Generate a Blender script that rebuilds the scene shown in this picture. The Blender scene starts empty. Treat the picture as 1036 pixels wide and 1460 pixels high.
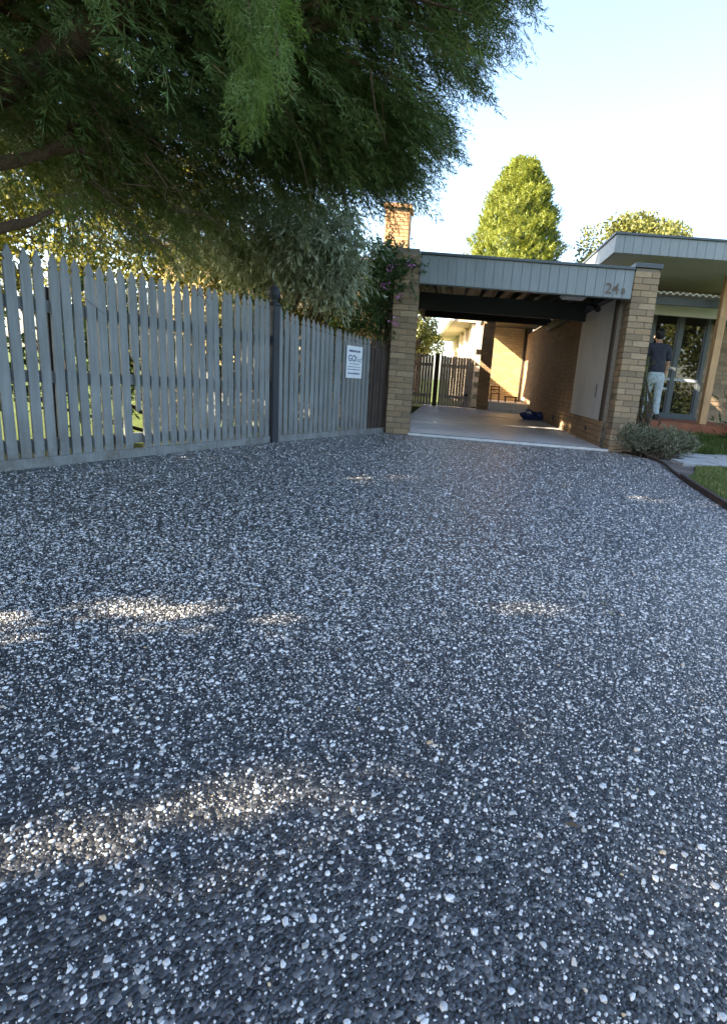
import bpy, bmesh, math, random
import numpy as np
from mathutils import Vector, Matrix, Euler

# ------------------------------------------------------------------ camera, sky, sun, exposure
S = bpy.context.scene
COL = S.collection
rng = np.random.default_rng(11)
random.seed(5)

PITCH, ROLL, YAW, EYE = 0.2351, 0.0803, -0.0273, 0.87
cam_d = bpy.data.cameras.new('camera')
cam_d.sensor_fit = 'VERTICAL'; cam_d.sensor_height = 36.0
cam_d.lens = 36.0 * 794.0 / 1460.0
cam_d.shift_x = -0.063
cam_d.clip_start = 0.05; cam_d.clip_end = 3000
cam = bpy.data.objects.new('camera', cam_d); COL.objects.link(cam)
_f = Vector((math.sin(YAW)*math.cos(PITCH), math.cos(YAW)*math.cos(PITCH), -math.sin(PITCH)))
_r = Vector((math.cos(YAW), -math.sin(YAW), 0)); _u = _r.cross(_f)
_r2 = _r*math.cos(ROLL) + _u*math.sin(ROLL); _u2 = -_r*math.sin(ROLL) + _u*math.cos(ROLL)
cam.matrix_world = Matrix(((_r2.x, _u2.x, -_f.x, 0), (_r2.y, _u2.y, -_f.y, 0), (_r2.z, _u2.z, -_f.z, EYE), (0, 0, 0, 1)))
S.camera = cam

L = Vector((0.78, 0.35, -0.51)).normalized()          # the way the sunlight travels
SUN_EL = math.asin(-L.z)
SUN_AZ = math.atan2(-L.x, -L.y)                       # clockwise from +Y, towards +X
world = bpy.data.worlds.new('World'); S.world = world; world.use_nodes = True
wn = world.node_tree.nodes; wl = world.node_tree.links
sky = wn.new('ShaderNodeTexSky'); sky.sky_type = 'NISHITA'; sky.sun_disc = False
sky.sun_elevation = SUN_EL; sky.sun_rotation = SUN_AZ
sky.air_density = 1.0; sky.dust_density = 1.8; sky.ozone_density = 1.0
bg = wn['Background']; bg.inputs['Strength'].default_value = 0.105
wl.new(sky.outputs['Color'], bg.inputs['Color'])
sun_d = bpy.data.lights.new('sun', 'SUN'); sun_d.energy = 5.0; sun_d.angle = math.radians(0.8); sun_d.color = (1.0, 0.86, 0.66)
sun = bpy.data.objects.new('sun', sun_d); COL.objects.link(sun)
sun.rotation_euler = L.to_track_quat('-Z', 'Y').to_euler(); sun.location = (-20, -9, 14)

S.view_settings.view_transform = 'Standard'; S.view_settings.look = 'None'
S.view_settings.exposure = 2.75; S.view_settings.gamma = 1.0
S.view_settings.use_curve_mapping = False
S.render.engine = 'CYCLES'
S.cycles.use_denoising = True
S.cycles.max_bounces = 6; S.cycles.diffuse_bounces = 3; S.cycles.glossy_bounces = 3
S.cycles.transmission_bounces = 4; S.cycles.transparent_max_bounces = 6

# ------------------------------------------------------------------ helpers
def tag(o, label=None, cat=None, group=None, kind=None):
    if label: o['label'] = label
    if cat: o['category'] = cat
    if group: o['group'] = group
    if kind: o['kind'] = kind
    return o

def empty(name, loc=(0, 0, 0), label=None, cat=None, group=None):
    o = bpy.data.objects.new(name, None); COL.objects.link(o); o.location = loc
    o.empty_display_size = 0.1
    return tag(o, label, cat, group)

def link(o, parent=None):
    COL.objects.link(o)
    if parent is not None:
        o.parent = parent
        o.matrix_parent_inverse = Matrix.Translation(parent.location).inverted() if parent.parent is None else Matrix.Translation(parent.matrix_basis.translation).inverted()
    return o

def np_mesh(name, verts, faces, mat=None, smooth=False, n=None):
    """verts (N,3); faces (M,k) of one size."""
    verts = np.ascontiguousarray(verts, np.float32).reshape(-1, 3); faces = np.ascontiguousarray(faces, np.int32)
    me = bpy.data.meshes.new(name)
    me.vertices.add(len(verts)); me.vertices.foreach_set('co', verts.ravel())
    k = faces.shape[1]
    me.loops.add(faces.size); me.loops.foreach_set('vertex_index', faces.ravel())
    me.polygons.add(len(faces)); me.polygons.foreach_set('loop_start', np.arange(0, faces.size, k, dtype=np.int32))
    if smooth: me.polygons.foreach_set('use_smooth', np.ones(len(faces), bool))
    me.update(calc_edges=True); me.validate()
    if mat: me.materials.append(mat)
    return me

def obj(name, me, parent=None):
    o = bpy.data.objects.new(name, me)
    return link(o, parent)

class MB:
    """collects shapes for ONE mesh object"""
    def __init__(self): self.v = []; self.f = []
    def add(self, vs, fs):
        b = len(self.v); self.v += [tuple(v) for v in vs]; self.f += [tuple(i+b for i in f) for f in fs]; return self
    def box(self, x0, x1, y0, y1, z0, z1):
        return self.add([(x0,y0,z0),(x1,y0,z0),(x1,y1,z0),(x0,y1,z0),(x0,y0,z1),(x1,y0,z1),(x1,y1,z1),(x0,y1,z1)],
                        [(3,2,1,0),(4,5,6,7),(0,1,5,4),(1,2,6,5),(2,3,7,6),(3,0,4,7)])
    def obox(self, c, ux, ly, hz, wy=None):
        """box of size lx,ly,lz centred at c with x axis along unit ux(2d)"""
        (sx, sy, sz) = ly, hz, wy
        ux = Vector((ux[0], ux[1], 0)).normalized(); uy = Vector((-ux.y, ux.x, 0))
        c = Vector(c); vs = []
        for z in (-sz/2, sz/2):
            for a, b in ((-1,-1),(1,-1),(1,1),(-1,1)): vs.append(c + ux*a*sx/2 + uy*b*sy/2 + Vector((0,0,z)))
        return self.add(vs, [(3,2,1,0),(4,5,6,7),(0,1,5,4),(1,2,6,5),(2,3,7,6),(3,0,4,7)])
    def prism(self, poly, z0, z1):
        n = len(poly)
        return self.add([(p[0],p[1],z0) for p in poly]+[(p[0],p[1],z1) for p in poly],
                        [tuple(range(n-1,-1,-1)), tuple(range(n,2*n))]+[(i,(i+1)%n,n+(i+1)%n,n+i) for i in range(n)])
    def tube(self, pts, rad, sides=7, wob=0.0, cap=True):
        pts = [Vector(p) for p in pts]; n = len(pts); b = len(self.v)
        if not hasattr(rad, '__len__'): rad = [rad]*n
        ref = Vector((0.13, 0.31, 0.94))
        for i, p in enumerate(pts):
            d = (pts[min(i+1,n-1)] - pts[max(i-1,0)]).normalized()
            s = d.cross(ref)
            if s.length < 0.1: s = d.cross(Vector((1,0,0)))
            s.normalize(); t = d.cross(s)
            for k in range(sides):
                a = 2*math.pi*k/sides; r = rad[i]*(1+wob*random.uniform(-1,1))
                self.v.append(tuple(p + s*math.cos(a)*r + t*math.sin(a)*r))
        for i in range(n-1):
            for k in range(sides):
                k2 = (k+1) % sides
                self.f.append((b+i*sides+k, b+i*sides+k2, b+(i+1)*sides+k2, b+(i+1)*sides+k))
        if cap:
            self.f.append(tuple(b+k for k in range(sides-1,-1,-1))); self.f.append(tuple(b+(n-1)*sides+k for k in range(sides)))
        return self
    def lathe(self, c, prof, sides=14):
        b = len(self.v); n = len(prof)
        for r, z in prof:
            for k in range(sides):
                a = 2*math.pi*k/sides; self.v.append((c[0]+r*math.cos(a), c[1]+r*math.sin(a), c[2]+z))
        for i in range(n-1):
            for k in range(sides):
                k2 = (k+1) % sides; self.f.append((b+i*sides+k, b+i*sides+k2, b+(i+1)*sides+k2, b+(i+1)*sides+k))
        self.f.append(tuple(b+(n-1)*sides+k for k in range(sides)))
        return self
    def mesh(self, name, mat, smooth=False, bevel=0.0):
        me = bpy.data.meshes.new(name); me.from_pydata(self.v, [], self.f)
        if bevel > 0:
            bm = bmesh.new(); bm.from_mesh(me)
            bmesh.ops.bevel(bm, geom=bm.edges[:], offset=bevel, segments=1, affect='EDGES', clamp_overlap=True)
            bm.to_mesh(me); bm.free()
        if smooth: me.polygons.foreach_set('use_smooth', [True]*len(me.polygons))
        me.update()
        if mat: me.materials.append(mat)
        return me
    def build(self, name, mat, parent=None, smooth=False, bevel=0.0):
        return obj(name, self.mesh(name, mat, smooth, bevel), parent)

def piece(name, me, loc, rz, parent, rot=None):
    o = bpy.data.objects.new(name, me); COL.objects.link(o)
    o.parent = parent
    pl = parent.matrix_basis.translation
    o.location = (loc[0]-pl.x, loc[1]-pl.y, loc[2]-pl.z)
    o.rotation_euler = rot if rot else (0, 0, rz)
    return o

# ------------------------------------------------------------------ materials
MATS = {}
class NT:
    def __init__(self, name):
        self.m = bpy.data.materials.new(name); self.m.use_nodes = True
        self.t = self.m.node_tree; self.n = self.t.nodes; self.l = self.t.links
        self.p = self.n['Principled BSDF']; MATS[name] = self.m
    def node(self, t, **kw):
        n = self.n.new(t)
        for k, v in kw.items(): setattr(n, k, v)
        return n
    def lk(self, a, b): self.l.new(a, b)
    def coord(self, kind='Object'):
        return self.node('ShaderNodeTexCoord').outputs[kind]
    def pos(self): return self.node('ShaderNodeNewGeometry').outputs['Position']
    def noise(self, co, scale, detail=4, rough=0.55, vec_scale=None):
        n = self.node('ShaderNodeTexNoise'); n.inputs['Scale'].default_value = scale
        n.inputs['Detail'].default_value = detail; n.inputs['Roughness'].default_value = rough
        if vec_scale:
            mp = self.node('ShaderNodeMapping'); mp.inputs['Scale'].default_value = vec_scale
            self.lk(co, mp.inputs['Vector']); co = mp.outputs['Vector']
        self.lk(co, n.inputs['Vector']); return n.outputs['Fac']
    def ramp(self, fac, stops, interp='LINEAR'):
        r = self.node('ShaderNodeValToRGB'); r.color_ramp.interpolation = interp
        els = r.color_ramp.elements
        while len(els) < len(stops): els.new(0.5)
        for e, (p, c) in zip(els, stops):
            e.position = p; e.color = (c[0], c[1], c[2], 1) if hasattr(c, '__len__') else (c, c, c, 1)
        self.lk(fac, r.inputs['Fac']); return r.outputs['Color']
    def mix(self, fac, a, b, blend='MIX'):
        m = self.node('ShaderNodeMix', data_type='RGBA', blend_type=blend)
        for s, v in ((m.inputs[0], fac), (m.inputs[6], a), (m.inputs[7], b)):
            if isinstance(v, bpy.types.NodeSocket): self.lk(v, s)
            elif hasattr(v, '__len__'): s.default_value = (v[0], v[1], v[2], 1)
            else: s.default_value = v
        return m.outputs[2]
    def math(self, op, a, b=0.0):
        m = self.node('ShaderNodeMath', operation=op)
        for s, v in ((m.inputs[0], a), (m.inputs[1], b)):
            if isinstance(v, bpy.types.NodeSocket): self.lk(v, s)
            else: s.default_value = v
        return m.outputs[0]
    def bump(self, h, strength=0.3, dist=0.01):
        b = self.node('ShaderNodeBump'); b.inputs['Strength'].default_value = strength; b.inputs['Distance'].default_value = dist
        self.lk(h, b.inputs['Height']); self.lk(b.outputs['Normal'], self.p.inputs['Normal']); return b
    def color(self, c):
        if isinstance(c, bpy.types.NodeSocket): self.lk(c, self.p.inputs['Base Color'])
        else: self.p.inputs['Base Color'].default_value = (c[0], c[1], c[2], 1)
    def rough(self, r, spec=0.5):
        if isinstance(r, bpy.types.NodeSocket): self.lk(r, self.p.inputs['Roughness'])
        else: self.p.inputs['Roughness'].default_value = r
        self.p.inputs['Specular IOR Level'].default_value = spec
    def rnd(self):
        o = self.node('ShaderNodeObjectInfo').outputs['Random']; i = self.node('ShaderNodeNewGeometry').outputs['Random Per Island']
        return self.math('FRACT', self.math('ADD', o, i))

def paint(name, c, rough=0.55, var=0.12, scale=6, grain=None, spec=0.4):
    m = NT(name); co = m.pos()
    n = m.noise(co, scale, 5)
    dark = tuple(x*(1-var) for x in c); lite = tuple(min(1, x*(1+var)) for x in c)
    col = m.ramp(n, [(0.3, dark), (0.7, lite)])
    col = m.mix(m.math('MULTIPLY', m.rnd(), 0.22), col, tuple(x*0.72 for x in c))
    if grain:
        g = m.noise(co, 1.0, 4, 0.6, vec_scale=grain); col = m.mix(0.25, col, m.ramp(g, [(0.35, 0.35), (0.65, 1.0)]), 'MULTIPLY')
        m.bump(g, 0.25, 0.004)
    m.color(col); m.rough(rough, spec); return m.m

def brickmat(name, base, var=0.25):
    m = NT(name); co = m.pos(); r = m.rnd()
    c1 = tuple(x*(1-var) for x in base); c2 = tuple(min(1, x*(1+var)) for x in base)
    col = m.ramp(r, [(0.0, c1), (0.35, base), (0.7, (base[0]*1.05, base[1]*0.98, base[2]*0.9)), (1.0, c2)])
    n = m.noise(co, 42, 4, 0.7); col = m.mix(0.45, col, m.ramp(n, [(0.3, 0.55), (0.65, 1.1)]), 'MULTIPLY')
    st = m.noise(co, 2.2, 5, 0.65); col = m.mix(m.ramp(st, [(0.52, 0.0), (0.75, 0.5)]), col, tuple(x*0.6 for x in base))
    m.color(col); m.bump(n, 0.6, 0.006); m.rough(0.88, 0.25); return m.m

def leafmat(name, stops, trans=0.35, tcol=None, rough=0.5, spec=0.35):
    m = NT(name); r = m.node('ShaderNodeNewGeometry').outputs['Random Per Island']
    col = m.ramp(r, stops); big = m.noise(m.pos(), 1.1, 3)
    col = m.mix(0.5, col, m.ramp(big, [(0.35, 0.62), (0.65, 1.25)]), 'MULTIPLY')
    m.color(col); m.rough(rough, spec)
    t = m.node('ShaderNodeBsdfTranslucent'); mx = m.node('ShaderNodeMixShader'); mx.inputs[0].default_value = trans
    if tcol: m.lk(m.mix(0.6, col, tcol), t.inputs['Color'])
    else: m.lk(col, t.inputs['Color'])
    out = m.n['Material Output']
    m.lk(m.p.outputs[0], mx.inputs[1]); m.lk(t.outputs[0], mx.inputs[2]); m.lk(mx.outputs[0], out.inputs['Surface'])
    return m.m

M_pale_brick = brickmat('buff_brick', (0.32, 0.24, 0.153), 0.32)
M_sunlit_brick = brickmat('sunlit_brick', (0.58, 0.42, 0.20), 0.15)  # brightened and yellowed so the rear wall looks sunlit
M_shade_brick = brickmat('shaded_brick', (0.38, 0.25, 0.145), 0.2)  # same brick darkened, the carport shade put into its colour
M_chim = brickmat('chimney_brick', (0.45, 0.26, 0.13), 0.25)
def mortar():
    m = NT('mortar'); n = m.noise(m.pos(), 60, 3); m.color(m.ramp(n, [(0.3, (0.17, 0.14, 0.105)), (0.7, (0.30, 0.26, 0.205))])); m.bump(n, 0.4, 0.004); m.rough(0.95, 0.2); return m.m
M_mortar = mortar()
def fencepaint():
    m = NT('grey_fence_paint'); co = m.pos(); base = (0.235, 0.247, 0.240)
    n = m.noise(co, 3, 5); col = m.ramp(n, [(0.3, tuple(x*.86 for x in base)), (0.7, tuple(x*1.12 for x in base))])
    col = m.mix(m.math('MULTIPLY', m.rnd(), 0.35), col, tuple(x*.66 for x in base))
    g = m.noise(co, 1.0, 4, 0.6, vec_scale=(40, 40, 2.5)); col = m.mix(0.35, col, m.ramp(g, [(0.35, 0.35), (0.65, 1.0)]), 'MULTIPLY'); m.bump(g, 0.3, 0.004)
    sp = m.node('ShaderNodeSeparateXYZ'); m.lk(co, sp.inputs[0])
    mr = m.node('ShaderNodeMapRange'); mr.inputs['From Min'].default_value = .42; mr.inputs['From Max'].default_value = .05; m.lk(sp.outputs['Z'], mr.inputs['Value'])
    d = m.math('MULTIPLY', mr.outputs[0], m.ramp(m.noise(co, 7, 6, .7), [(.45, 0.), (.68, .7)])); col = m.mix(d, col, (.10, .085, .062))
    ch = m.ramp(m.noise(co, 28, 3, .6), [(.70, 0.), (.72, 1.)]); col = m.mix(m.math('MULTIPLY', ch, .6), col, (.42, .40, .36))
    m.color(col); m.rough(.62, .35); return m.m
M_picket = fencepaint()
M_post = paint('charcoal_paint', (0.032, 0.036, 0.042), 0.65, 0.12, 5)
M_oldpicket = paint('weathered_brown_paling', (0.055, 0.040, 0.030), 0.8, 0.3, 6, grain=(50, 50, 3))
M_gate = paint('brown_paling', (0.52, 0.44, 0.385), 0.8, 0.25, 6, grain=(50, 50, 3))
M_fascia = paint('blue_grey_fascia_paint', (0.265, 0.295, 0.30), 0.5, 0.07, 2, grain=(60, 60, 3))
M_cap = paint('dark_metal_flashing', (0.075, 0.09, 0.10), 0.4, 0.1, 4)
M_beam = paint('charcoal_beam_paint', (0.045, 0.05, 0.05), 0.6, 0.1, 4)
M_beam2 = paint('dark_brown_beam', (0.03, 0.024, 0.02), 0.7, 0.15, 4)
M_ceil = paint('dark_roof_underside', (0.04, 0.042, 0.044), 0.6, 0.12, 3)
M_soffit = paint('olive_grey_soffit', (0.62, 0.63, 0.51), 0.7, 0.06, 2)
M_cream = paint('cream_panel', (0.72, 0.685, 0.64), 0.6, 0.06, 1.5, grain=(25, 25, 1.5))
M_brown = paint('dark_brown_timber', (0.075, 0.05, 0.035), 0.7, 0.2, 6, grain=(40, 40, 2.5))
M_timber = paint('pine_post', (0.50, 0.31, 0.15), 0.6, 0.15, 5, grain=(45, 45, 2.0))
M_white = paint('white_paint', (0.78, 0.78, 0.76), 0.5, 0.05, 3)
M_frame = paint('grey_aluminium_frame', (0.085, 0.10, 0.105), 0.4, 0.08, 4)
M_zinc = paint('galvanised_sheet', (0.42, 0.45, 0.47), 0.35, 0.12, 6)
M_deck = paint('red_brown_deck', (0.25, 0.085, 0.04), 0.6, 0.2, 5, grain=(3, 40, 40))
M_edge = paint('dark_timber_edging', (0.045, 0.026, 0.02), 0.85, 0.3, 8, grain=(6, 6, 40))
M_render = paint('cream_render', (0.62, 0.52, 0.38), 0.8, 0.08, 3)
M_tile = paint('roof_tile', (0.18, 0.11, 0.08), 0.8, 0.2, 5)
M_bronze = paint('bronze_numeral', (0.13, 0.095, 0.07), 0.45, 0.1, 8)
M_black = paint('black_plastic', (0.015, 0.015, 0.017), 0.4, 0.1, 5)
M_blue = paint('navy_tarpaulin', (0.012, 0.025, 0.11), 0.45, 0.3, 14)
M_stoolred = paint('reddish_wood', (0.34, 0.13, 0.07), 0.6, 0.2, 8)

def glass():
    m = NT('dark_window_glass'); m.color((0.006, 0.007, 0.008)); m.rough(0.015, 0.5)
    m.p.inputs['IOR'].default_value = 1.95; return m.m
M_glass = glass()

def concrete():
    m = NT('carport_concrete'); co = m.pos()
    n = m.noise(co, 1.6, 6, 0.6); f = m.noise(co, 70, 3)
    col = m.ramp(n, [(0.3, (0.58, 0.555, 0.53)), (0.7, (0.72, 0.70, 0.67))])
    col = m.mix(0.3, col, m.ramp(f, [(0.3, 0.6), (0.7, 1.1)]), 'MULTIPLY')
    st = m.noise(co, 3.4, 6, .7); col = m.mix(m.ramp(st, [(.56, 0.), (.74, .55)]), col, (.24, .21, .18))
    m.color(col); m.bump(f, 0.2, 0.003); m.rough(m.ramp(n, [(0.3, 0.38), (0.7, 0.6)]), 0.45); return m.m
M_conc = concrete()
M_pave = paint('pale_paver', (0.31, 0.32, 0.315), 0.75, 0.12, 9)
M_strip = paint('pale_edge_strip', (0.66, 0.66, 0.63), 0.6, 0.12, 9)

def soil(name, c1, c2, scale=30):
    m = NT(name); co = m.pos(); n = m.noise(co, scale, 5, 0.7); b = m.noise(co, 2.0, 4)
    col = m.mix(0.5, m.ramp(n, [(0.3, c1), (0.7, c2)]), m.ramp(b, [(0.35, c1), (0.65, c2)]))
    m.color(col); m.bump(n, 0.9, 0.02); m.rough(0.95, 0.15); return m.m
M_mulch = soil('mulch', (0.055, 0.045, 0.038), (0.20, 0.175, 0.155), 38)
M_lawn = soil('lawn_soil', (0.035, 0.055, 0.012), (0.10, 0.13, 0.035), 25)

def aggregate():
    m = NT('exposed_aggregate'); co = m.pos()
    v = m.node('ShaderNodeTexVoronoi', voronoi_dimensions='2D'); v.inputs['Scale'].default_value = 105; v.inputs['Randomness'].default_value = 1.0; m.lk(co, v.inputs['Vector'])
    sep = m.node('ShaderNodeSeparateColor'); m.lk(v.outputs['Color'], sep.inputs[0])
    rock = m.ramp(sep.outputs[0], [(0.0, (0.010, 0.0105, 0.012)), (0.5, (0.026, 0.027, 0.030)), (0.80, (0.066, 0.067, 0.070)), (1.0, (0.20, 0.196, 0.19))])
    small = m.math('GREATER_THAN', sep.outputs[1], 0.875)
    whitec = m.ramp(sep.outputs[2], [(0.0, (0.45, 0.43, 0.40)), (0.5, (0.66, 0.65, 0.62)), (0.9, (0.80, 0.79, 0.76)), (1.0, (0.5, 0.36, 0.2))])
    inside = m.math('LESS_THAN', v.outputs['Distance'], 0.52)
    # near the camera the pale stones are stones of their own (below), so the sheet carries none there
    sp = m.node('ShaderNodeSeparateXYZ'); m.lk(co, sp.inputs[0])
    far = m.node('ShaderNodeMapRange'); far.inputs['From Min'].default_value = 1.6; far.inputs['From Max'].default_value = 3.0; m.lk(sp.outputs['Y'], far.inputs['Value'])
    okw = m.math('LESS_THAN', sep.outputs[2], far.outputs[0])
    col = m.mix(m.math('MULTIPLY', m.math('MULTIPLY', small, inside), okw), rock, whitec)
    v2 = m.node('ShaderNodeTexVoronoi', voronoi_dimensions='2D'); v2.inputs['Scale'].default_value = 52; m.lk(co, v2.inputs['Vector'])
    s2 = m.node('ShaderNodeSeparateColor'); m.lk(v2.outputs['Color'], s2.inputs[0])
    big = m.math('MULTIPLY', m.math('GREATER_THAN', s2.outputs[0], 0.82), m.math('LESS_THAN', v2.outputs['Distance'], 0.36))
    big = m.math('MULTIPLY', big, m.math('LESS_THAN', s2.outputs[2], far.outputs[0]))
    col = m.mix(big, col, m.ramp(s2.outputs[1], [(0.0, (0.55, 0.53, 0.5)), (1.0, (0.82, 0.81, 0.79))]))
    m.color(col)
    h = m.math('SUBTRACT', 1.0, m.math('POWER', v.outputs['Distance'], 1.5))
    m.bump(h, 0.8, 0.006); m.rough(0.38, 0.6)
    return m.m
M_agg = aggregate()
def stonemat(name, stops, rough=0.38):
    m = NT(name); r = m.node('ShaderNodeNewGeometry').outputs['Random Per Island']
    col = m.ramp(r, stops); n = m.noise(m.pos(), 350, 3)
    col = m.mix(0.35, col, m.ramp(n, [(0.3, 0.6), (0.7, 1.15)]), 'MULTIPLY')
    m.color(col); m.bump(n, 0.3, 0.001); m.rough(rough, 0.6); return m.m
M_dstone = stonemat('dark_chips', [(0, (0.010, 0.0105, 0.012)), (0.5, (0.026, 0.027, 0.030)), (0.80, (0.068, 0.069, 0.072)), (1, (0.27, 0.262, 0.25))])
M_wstone = stonemat('pale_pebbles', [(0, (0.34, 0.33, 0.31)), (0.5, (0.60, 0.59, 0.57)), (0.95, (0.80, 0.79, 0.77)), (1, (0.5, 0.36, 0.2))], 0.45)

def barkmat(name, c1, c2):
    m = NT(name); co = m.pos(); n = m.noise(co, 9, 6, 0.7); f = m.noise(co, 45, 4, 0.7)
    col = m.mix(0.5, m.ramp(n, [(0.3, c1), (0.7, c2)]), m.ramp(f, [(0.3, c1), (0.7, c2)]))
    m.color(col); m.bump(m.math('ADD', f, m.noise(co, 1.0, 5, .7, vec_scale=(60, 60, 9))), 1.0, 0.03); m.rough(0.95, 0.1); return m.m
M_bark = barkmat('conifer_bark', (0.055, 0.035, 0.022), (0.17, 0.105, 0.065))
M_twig = barkmat('dead_twig', (0.09, 0.06, 0.04), (0.20, 0.135, 0.085))
M_stem = barkmat('shrub_stem', (0.05, 0.04, 0.028), (0.14, 0.11, 0.08))
M_con = leafmat('conifer_foliage', [(0, (0.045, 0.078, 0.021)), (0.5, (0.088, 0.138, 0.036)), (0.9, (0.14, 0.195, 0.055)), (1, (0.17, 0.11, 0.05))], 0.22, (0.10, 0.12, 0.02))
M_near = leafmat('fresh_conifer_foliage', [(0, (0.07, 0.12, 0.022)), (0.6, (0.12, 0.19, 0.035)), (1, (0.19, 0.25, 0.06))], 0.35, (0.16, 0.24, 0.03))
M_olive = leafmat('grey_green_leaves', [(0, (0.20, 0.235, 0.12)), (0.5, (0.38, 0.42, 0.27)), (1, (0.62, 0.65, 0.50))], 0.3, (0.16, 0.17, 0.05))
M_yell = leafmat('yellow_green_leaves', [(0, (0.055, 0.07, 0.012)), (0.5, (0.11, 0.12, 0.018)), (1, (0.17, 0.16, 0.03))], 0.45, (0.28, 0.25, 0.03))
M_dkleaf = leafmat('dark_green_leaves', [(0, (0.025, 0.055, 0.016)), (0.6, (0.055, 0.105, 0.03)), (1, (0.10, 0.16, 0.05))], 0.3)
M_gold = leafmat('golden_conifer_foliage', [(0, (0.10, 0.14, 0.018)), (0.5, (0.19, 0.225, 0.03)), (1, (0.29, 0.30, 0.05))], 0.3, (0.25, 0.26, 0.03))
M_tree = leafmat('sunny_tree_leaves', [(0, (0.09, 0.10, 0.02)), (0.5, (0.15, 0.16, 0.035)), (1, (0.22, 0.21, 0.06))], 0.3)
M_silver = leafmat('silver_green_leaves', [(0, (0.09, 0.10, 0.055)), (0.6, (0.18, 0.19, 0.12)), (1, (0.32, 0.32, 0.21))], 0.2)
M_grass = leafmat('grass_blades', [(0, (0.07, 0.11, 0.025)), (0.6, (0.15, 0.20, 0.05)), (1, (0.32, 0.29, 0.13))], 0.35)
M_lush = leafmat('lush_grass', [(0, (0.04, 0.075, 0.015)), (0.6, (0.09, 0.15, 0.03)), (1, (0.19, 0.23, 0.07))], 0.35)
M_pink = leafmat('pink_petals', [(0, (0.45, 0.12, 0.36)), (1, (0.70, 0.32, 0.60))], 0.3)

# ------------------------------------------------------------------ foliage engine
def unit(a): return a / np.maximum(np.linalg.norm(a, axis=-1, keepdims=True), 1e-9)
def frames(D, N):
    D = unit(D); Sd = unit(np.cross(N, D)); Nn = np.cross(D, Sd)
    return np.stack([D, Sd, Nn], axis=-1)                     # columns: forward, side, normal
def quads_to_mesh(name, V, mat):
    n = len(V); return np_mesh(name, V.reshape(-1, 3), np.arange(n*4, dtype=np.int32).reshape(-1, 4), mat)
def leaf_quads(P, D, N, Ln, W, fold=0.0):
    F = frames(D, N); d, s, nn = F[..., 0], F[..., 1], F[..., 2]
    Ln = np.asarray(Ln).reshape(-1, 1); W = np.asarray(W).reshape(-1, 1)
    return np.stack([P, P + d*Ln*0.5 + s*W/2 + nn*fold*Ln, P + d*Ln, P + d*Ln*0.5 - s*W/2 + nn*fold*Ln], axis=1)
def spray_template(seed, nb=13, droop=0.35, width=0.023, spread=0.42, subs=3):
    r = np.random.default_rng(seed); Q = []
    def rhomb(p, d, ln, w):
        d = d/np.linalg.norm(d); n = np.array([0, 0, 1.0]) + r.normal(0, .35, 3); s = np.cross(n, d); s /= np.linalg.norm(s)
        Q.append([p, p + d*ln*.4 + s*w/2, p + d*ln, p + d*ln*.4 - s*w/2])
    ax = lambda s: np.array([s, 0.05*math.sin(5*s), -droop*s*s])
    for k in range(3): a, b = ax(k/3), ax((k+1)/3); rhomb(a, b-a, np.linalg.norm(b-a)*1.2, width*0.8)
    for k in range(nb):
        s = 0.08 + 0.9*k/nb; p = ax(s); side = 1 if k % 2 else -1
        ang = math.radians(r.uniform(28, 50)); ln = spread*(1-0.62*s)*r.uniform(.75, 1.2)
        d = np.array([math.cos(ang), side*math.sin(ang), -0.25 + r.normal(0, .18)])
        rhomb(p, d, ln, width); du = d/np.linalg.norm(d)
        for q, sg in ((.25, 1), (.45, -1), (.65, 1), (.8, -1))[:subs]:
            d2 = du + np.array([0.35, 0, 0])*sg*0 + np.cross([0, 0, 1], du)*sg*0.6 + np.array([0, 0, r.normal(0, .15)])
            rhomb(p + du*ln*q, d2, ln*(.62-.35*q), width*0.9)
    return np.array(Q)
SPRAY = [spray_template(s) for s in range(4)]
COARSE = [spray_template(9, nb=7, subs=1, width=.15, spread=.55), spray_template(10, nb=7, subs=1, width=.15, spread=.55)]
def sprays(P, D, N, scale, tmpl=SPRAY):
    """instances of a spray as quads"""
    out = []; F = frames(D, N); k = rng.integers(0, len(tmpl), len(P))
    for i, T in enumerate(tmpl):
        m = k == i
        if not m.any(): continue
        V = np.einsum('qvj,nij->nqvi', T, F[m]) * scale[m][:, None, None, None] + P[m][:, None, None, :]
        out.append(V.reshape(-1, 4, 3))
    return np.concatenate(out)
Lnp = np.array(L)
SPOTS = [(-1.22, 1.60, 0.28, 0.07, 0.50), (-0.65, 1.77, 0.10, 0.05, 0.2), (0.62, 2.12, 0.05, 0.025, 0.1), (-0.24, 1.01, 0.25, 0.035, 0.30)]
STAY = rng.random(60000) < .13
def carve(P, pad, D=None, sc=None):
    """the crown is thin where the photograph shows sun on the drive: drop sprays there"""
    if D is not None:
        d = unit(D)*np.asarray(sc).reshape(-1, 1); return carve(P, pad) & carve(P+d*.5, pad) & carve(P+d, pad*.6)
    t = P[:, 2] / -Lnp[2]; G = P + Lnp*t[:, None]; keep = np.ones(len(P), bool)
    for cx, cy, a, b, rot in SPOTS:
        dx, dy = G[:, 0]-cx, G[:, 1]-cy; c, s = math.cos(rot), math.sin(rot)
        u, v = dx*c + dy*s, -dx*s + dy*c
        keep &= ((u/(a+pad))**2 + (v/(b+pad))**2 > 1) | STAY[:len(P)]
    return keep

# ------------------------------------------------------------------ the ground
FA = Vector((-3.126, 3.736)); FB = Vector((-2.072, 6.481)); FC = Vector((-1.007, 8.735))
FD1 = (FB-FA).normalized(); FD2 = (FC-FB).normalized()
F0 = FA - FD1*3.0                                   # the fence goes on out of the picture

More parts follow.
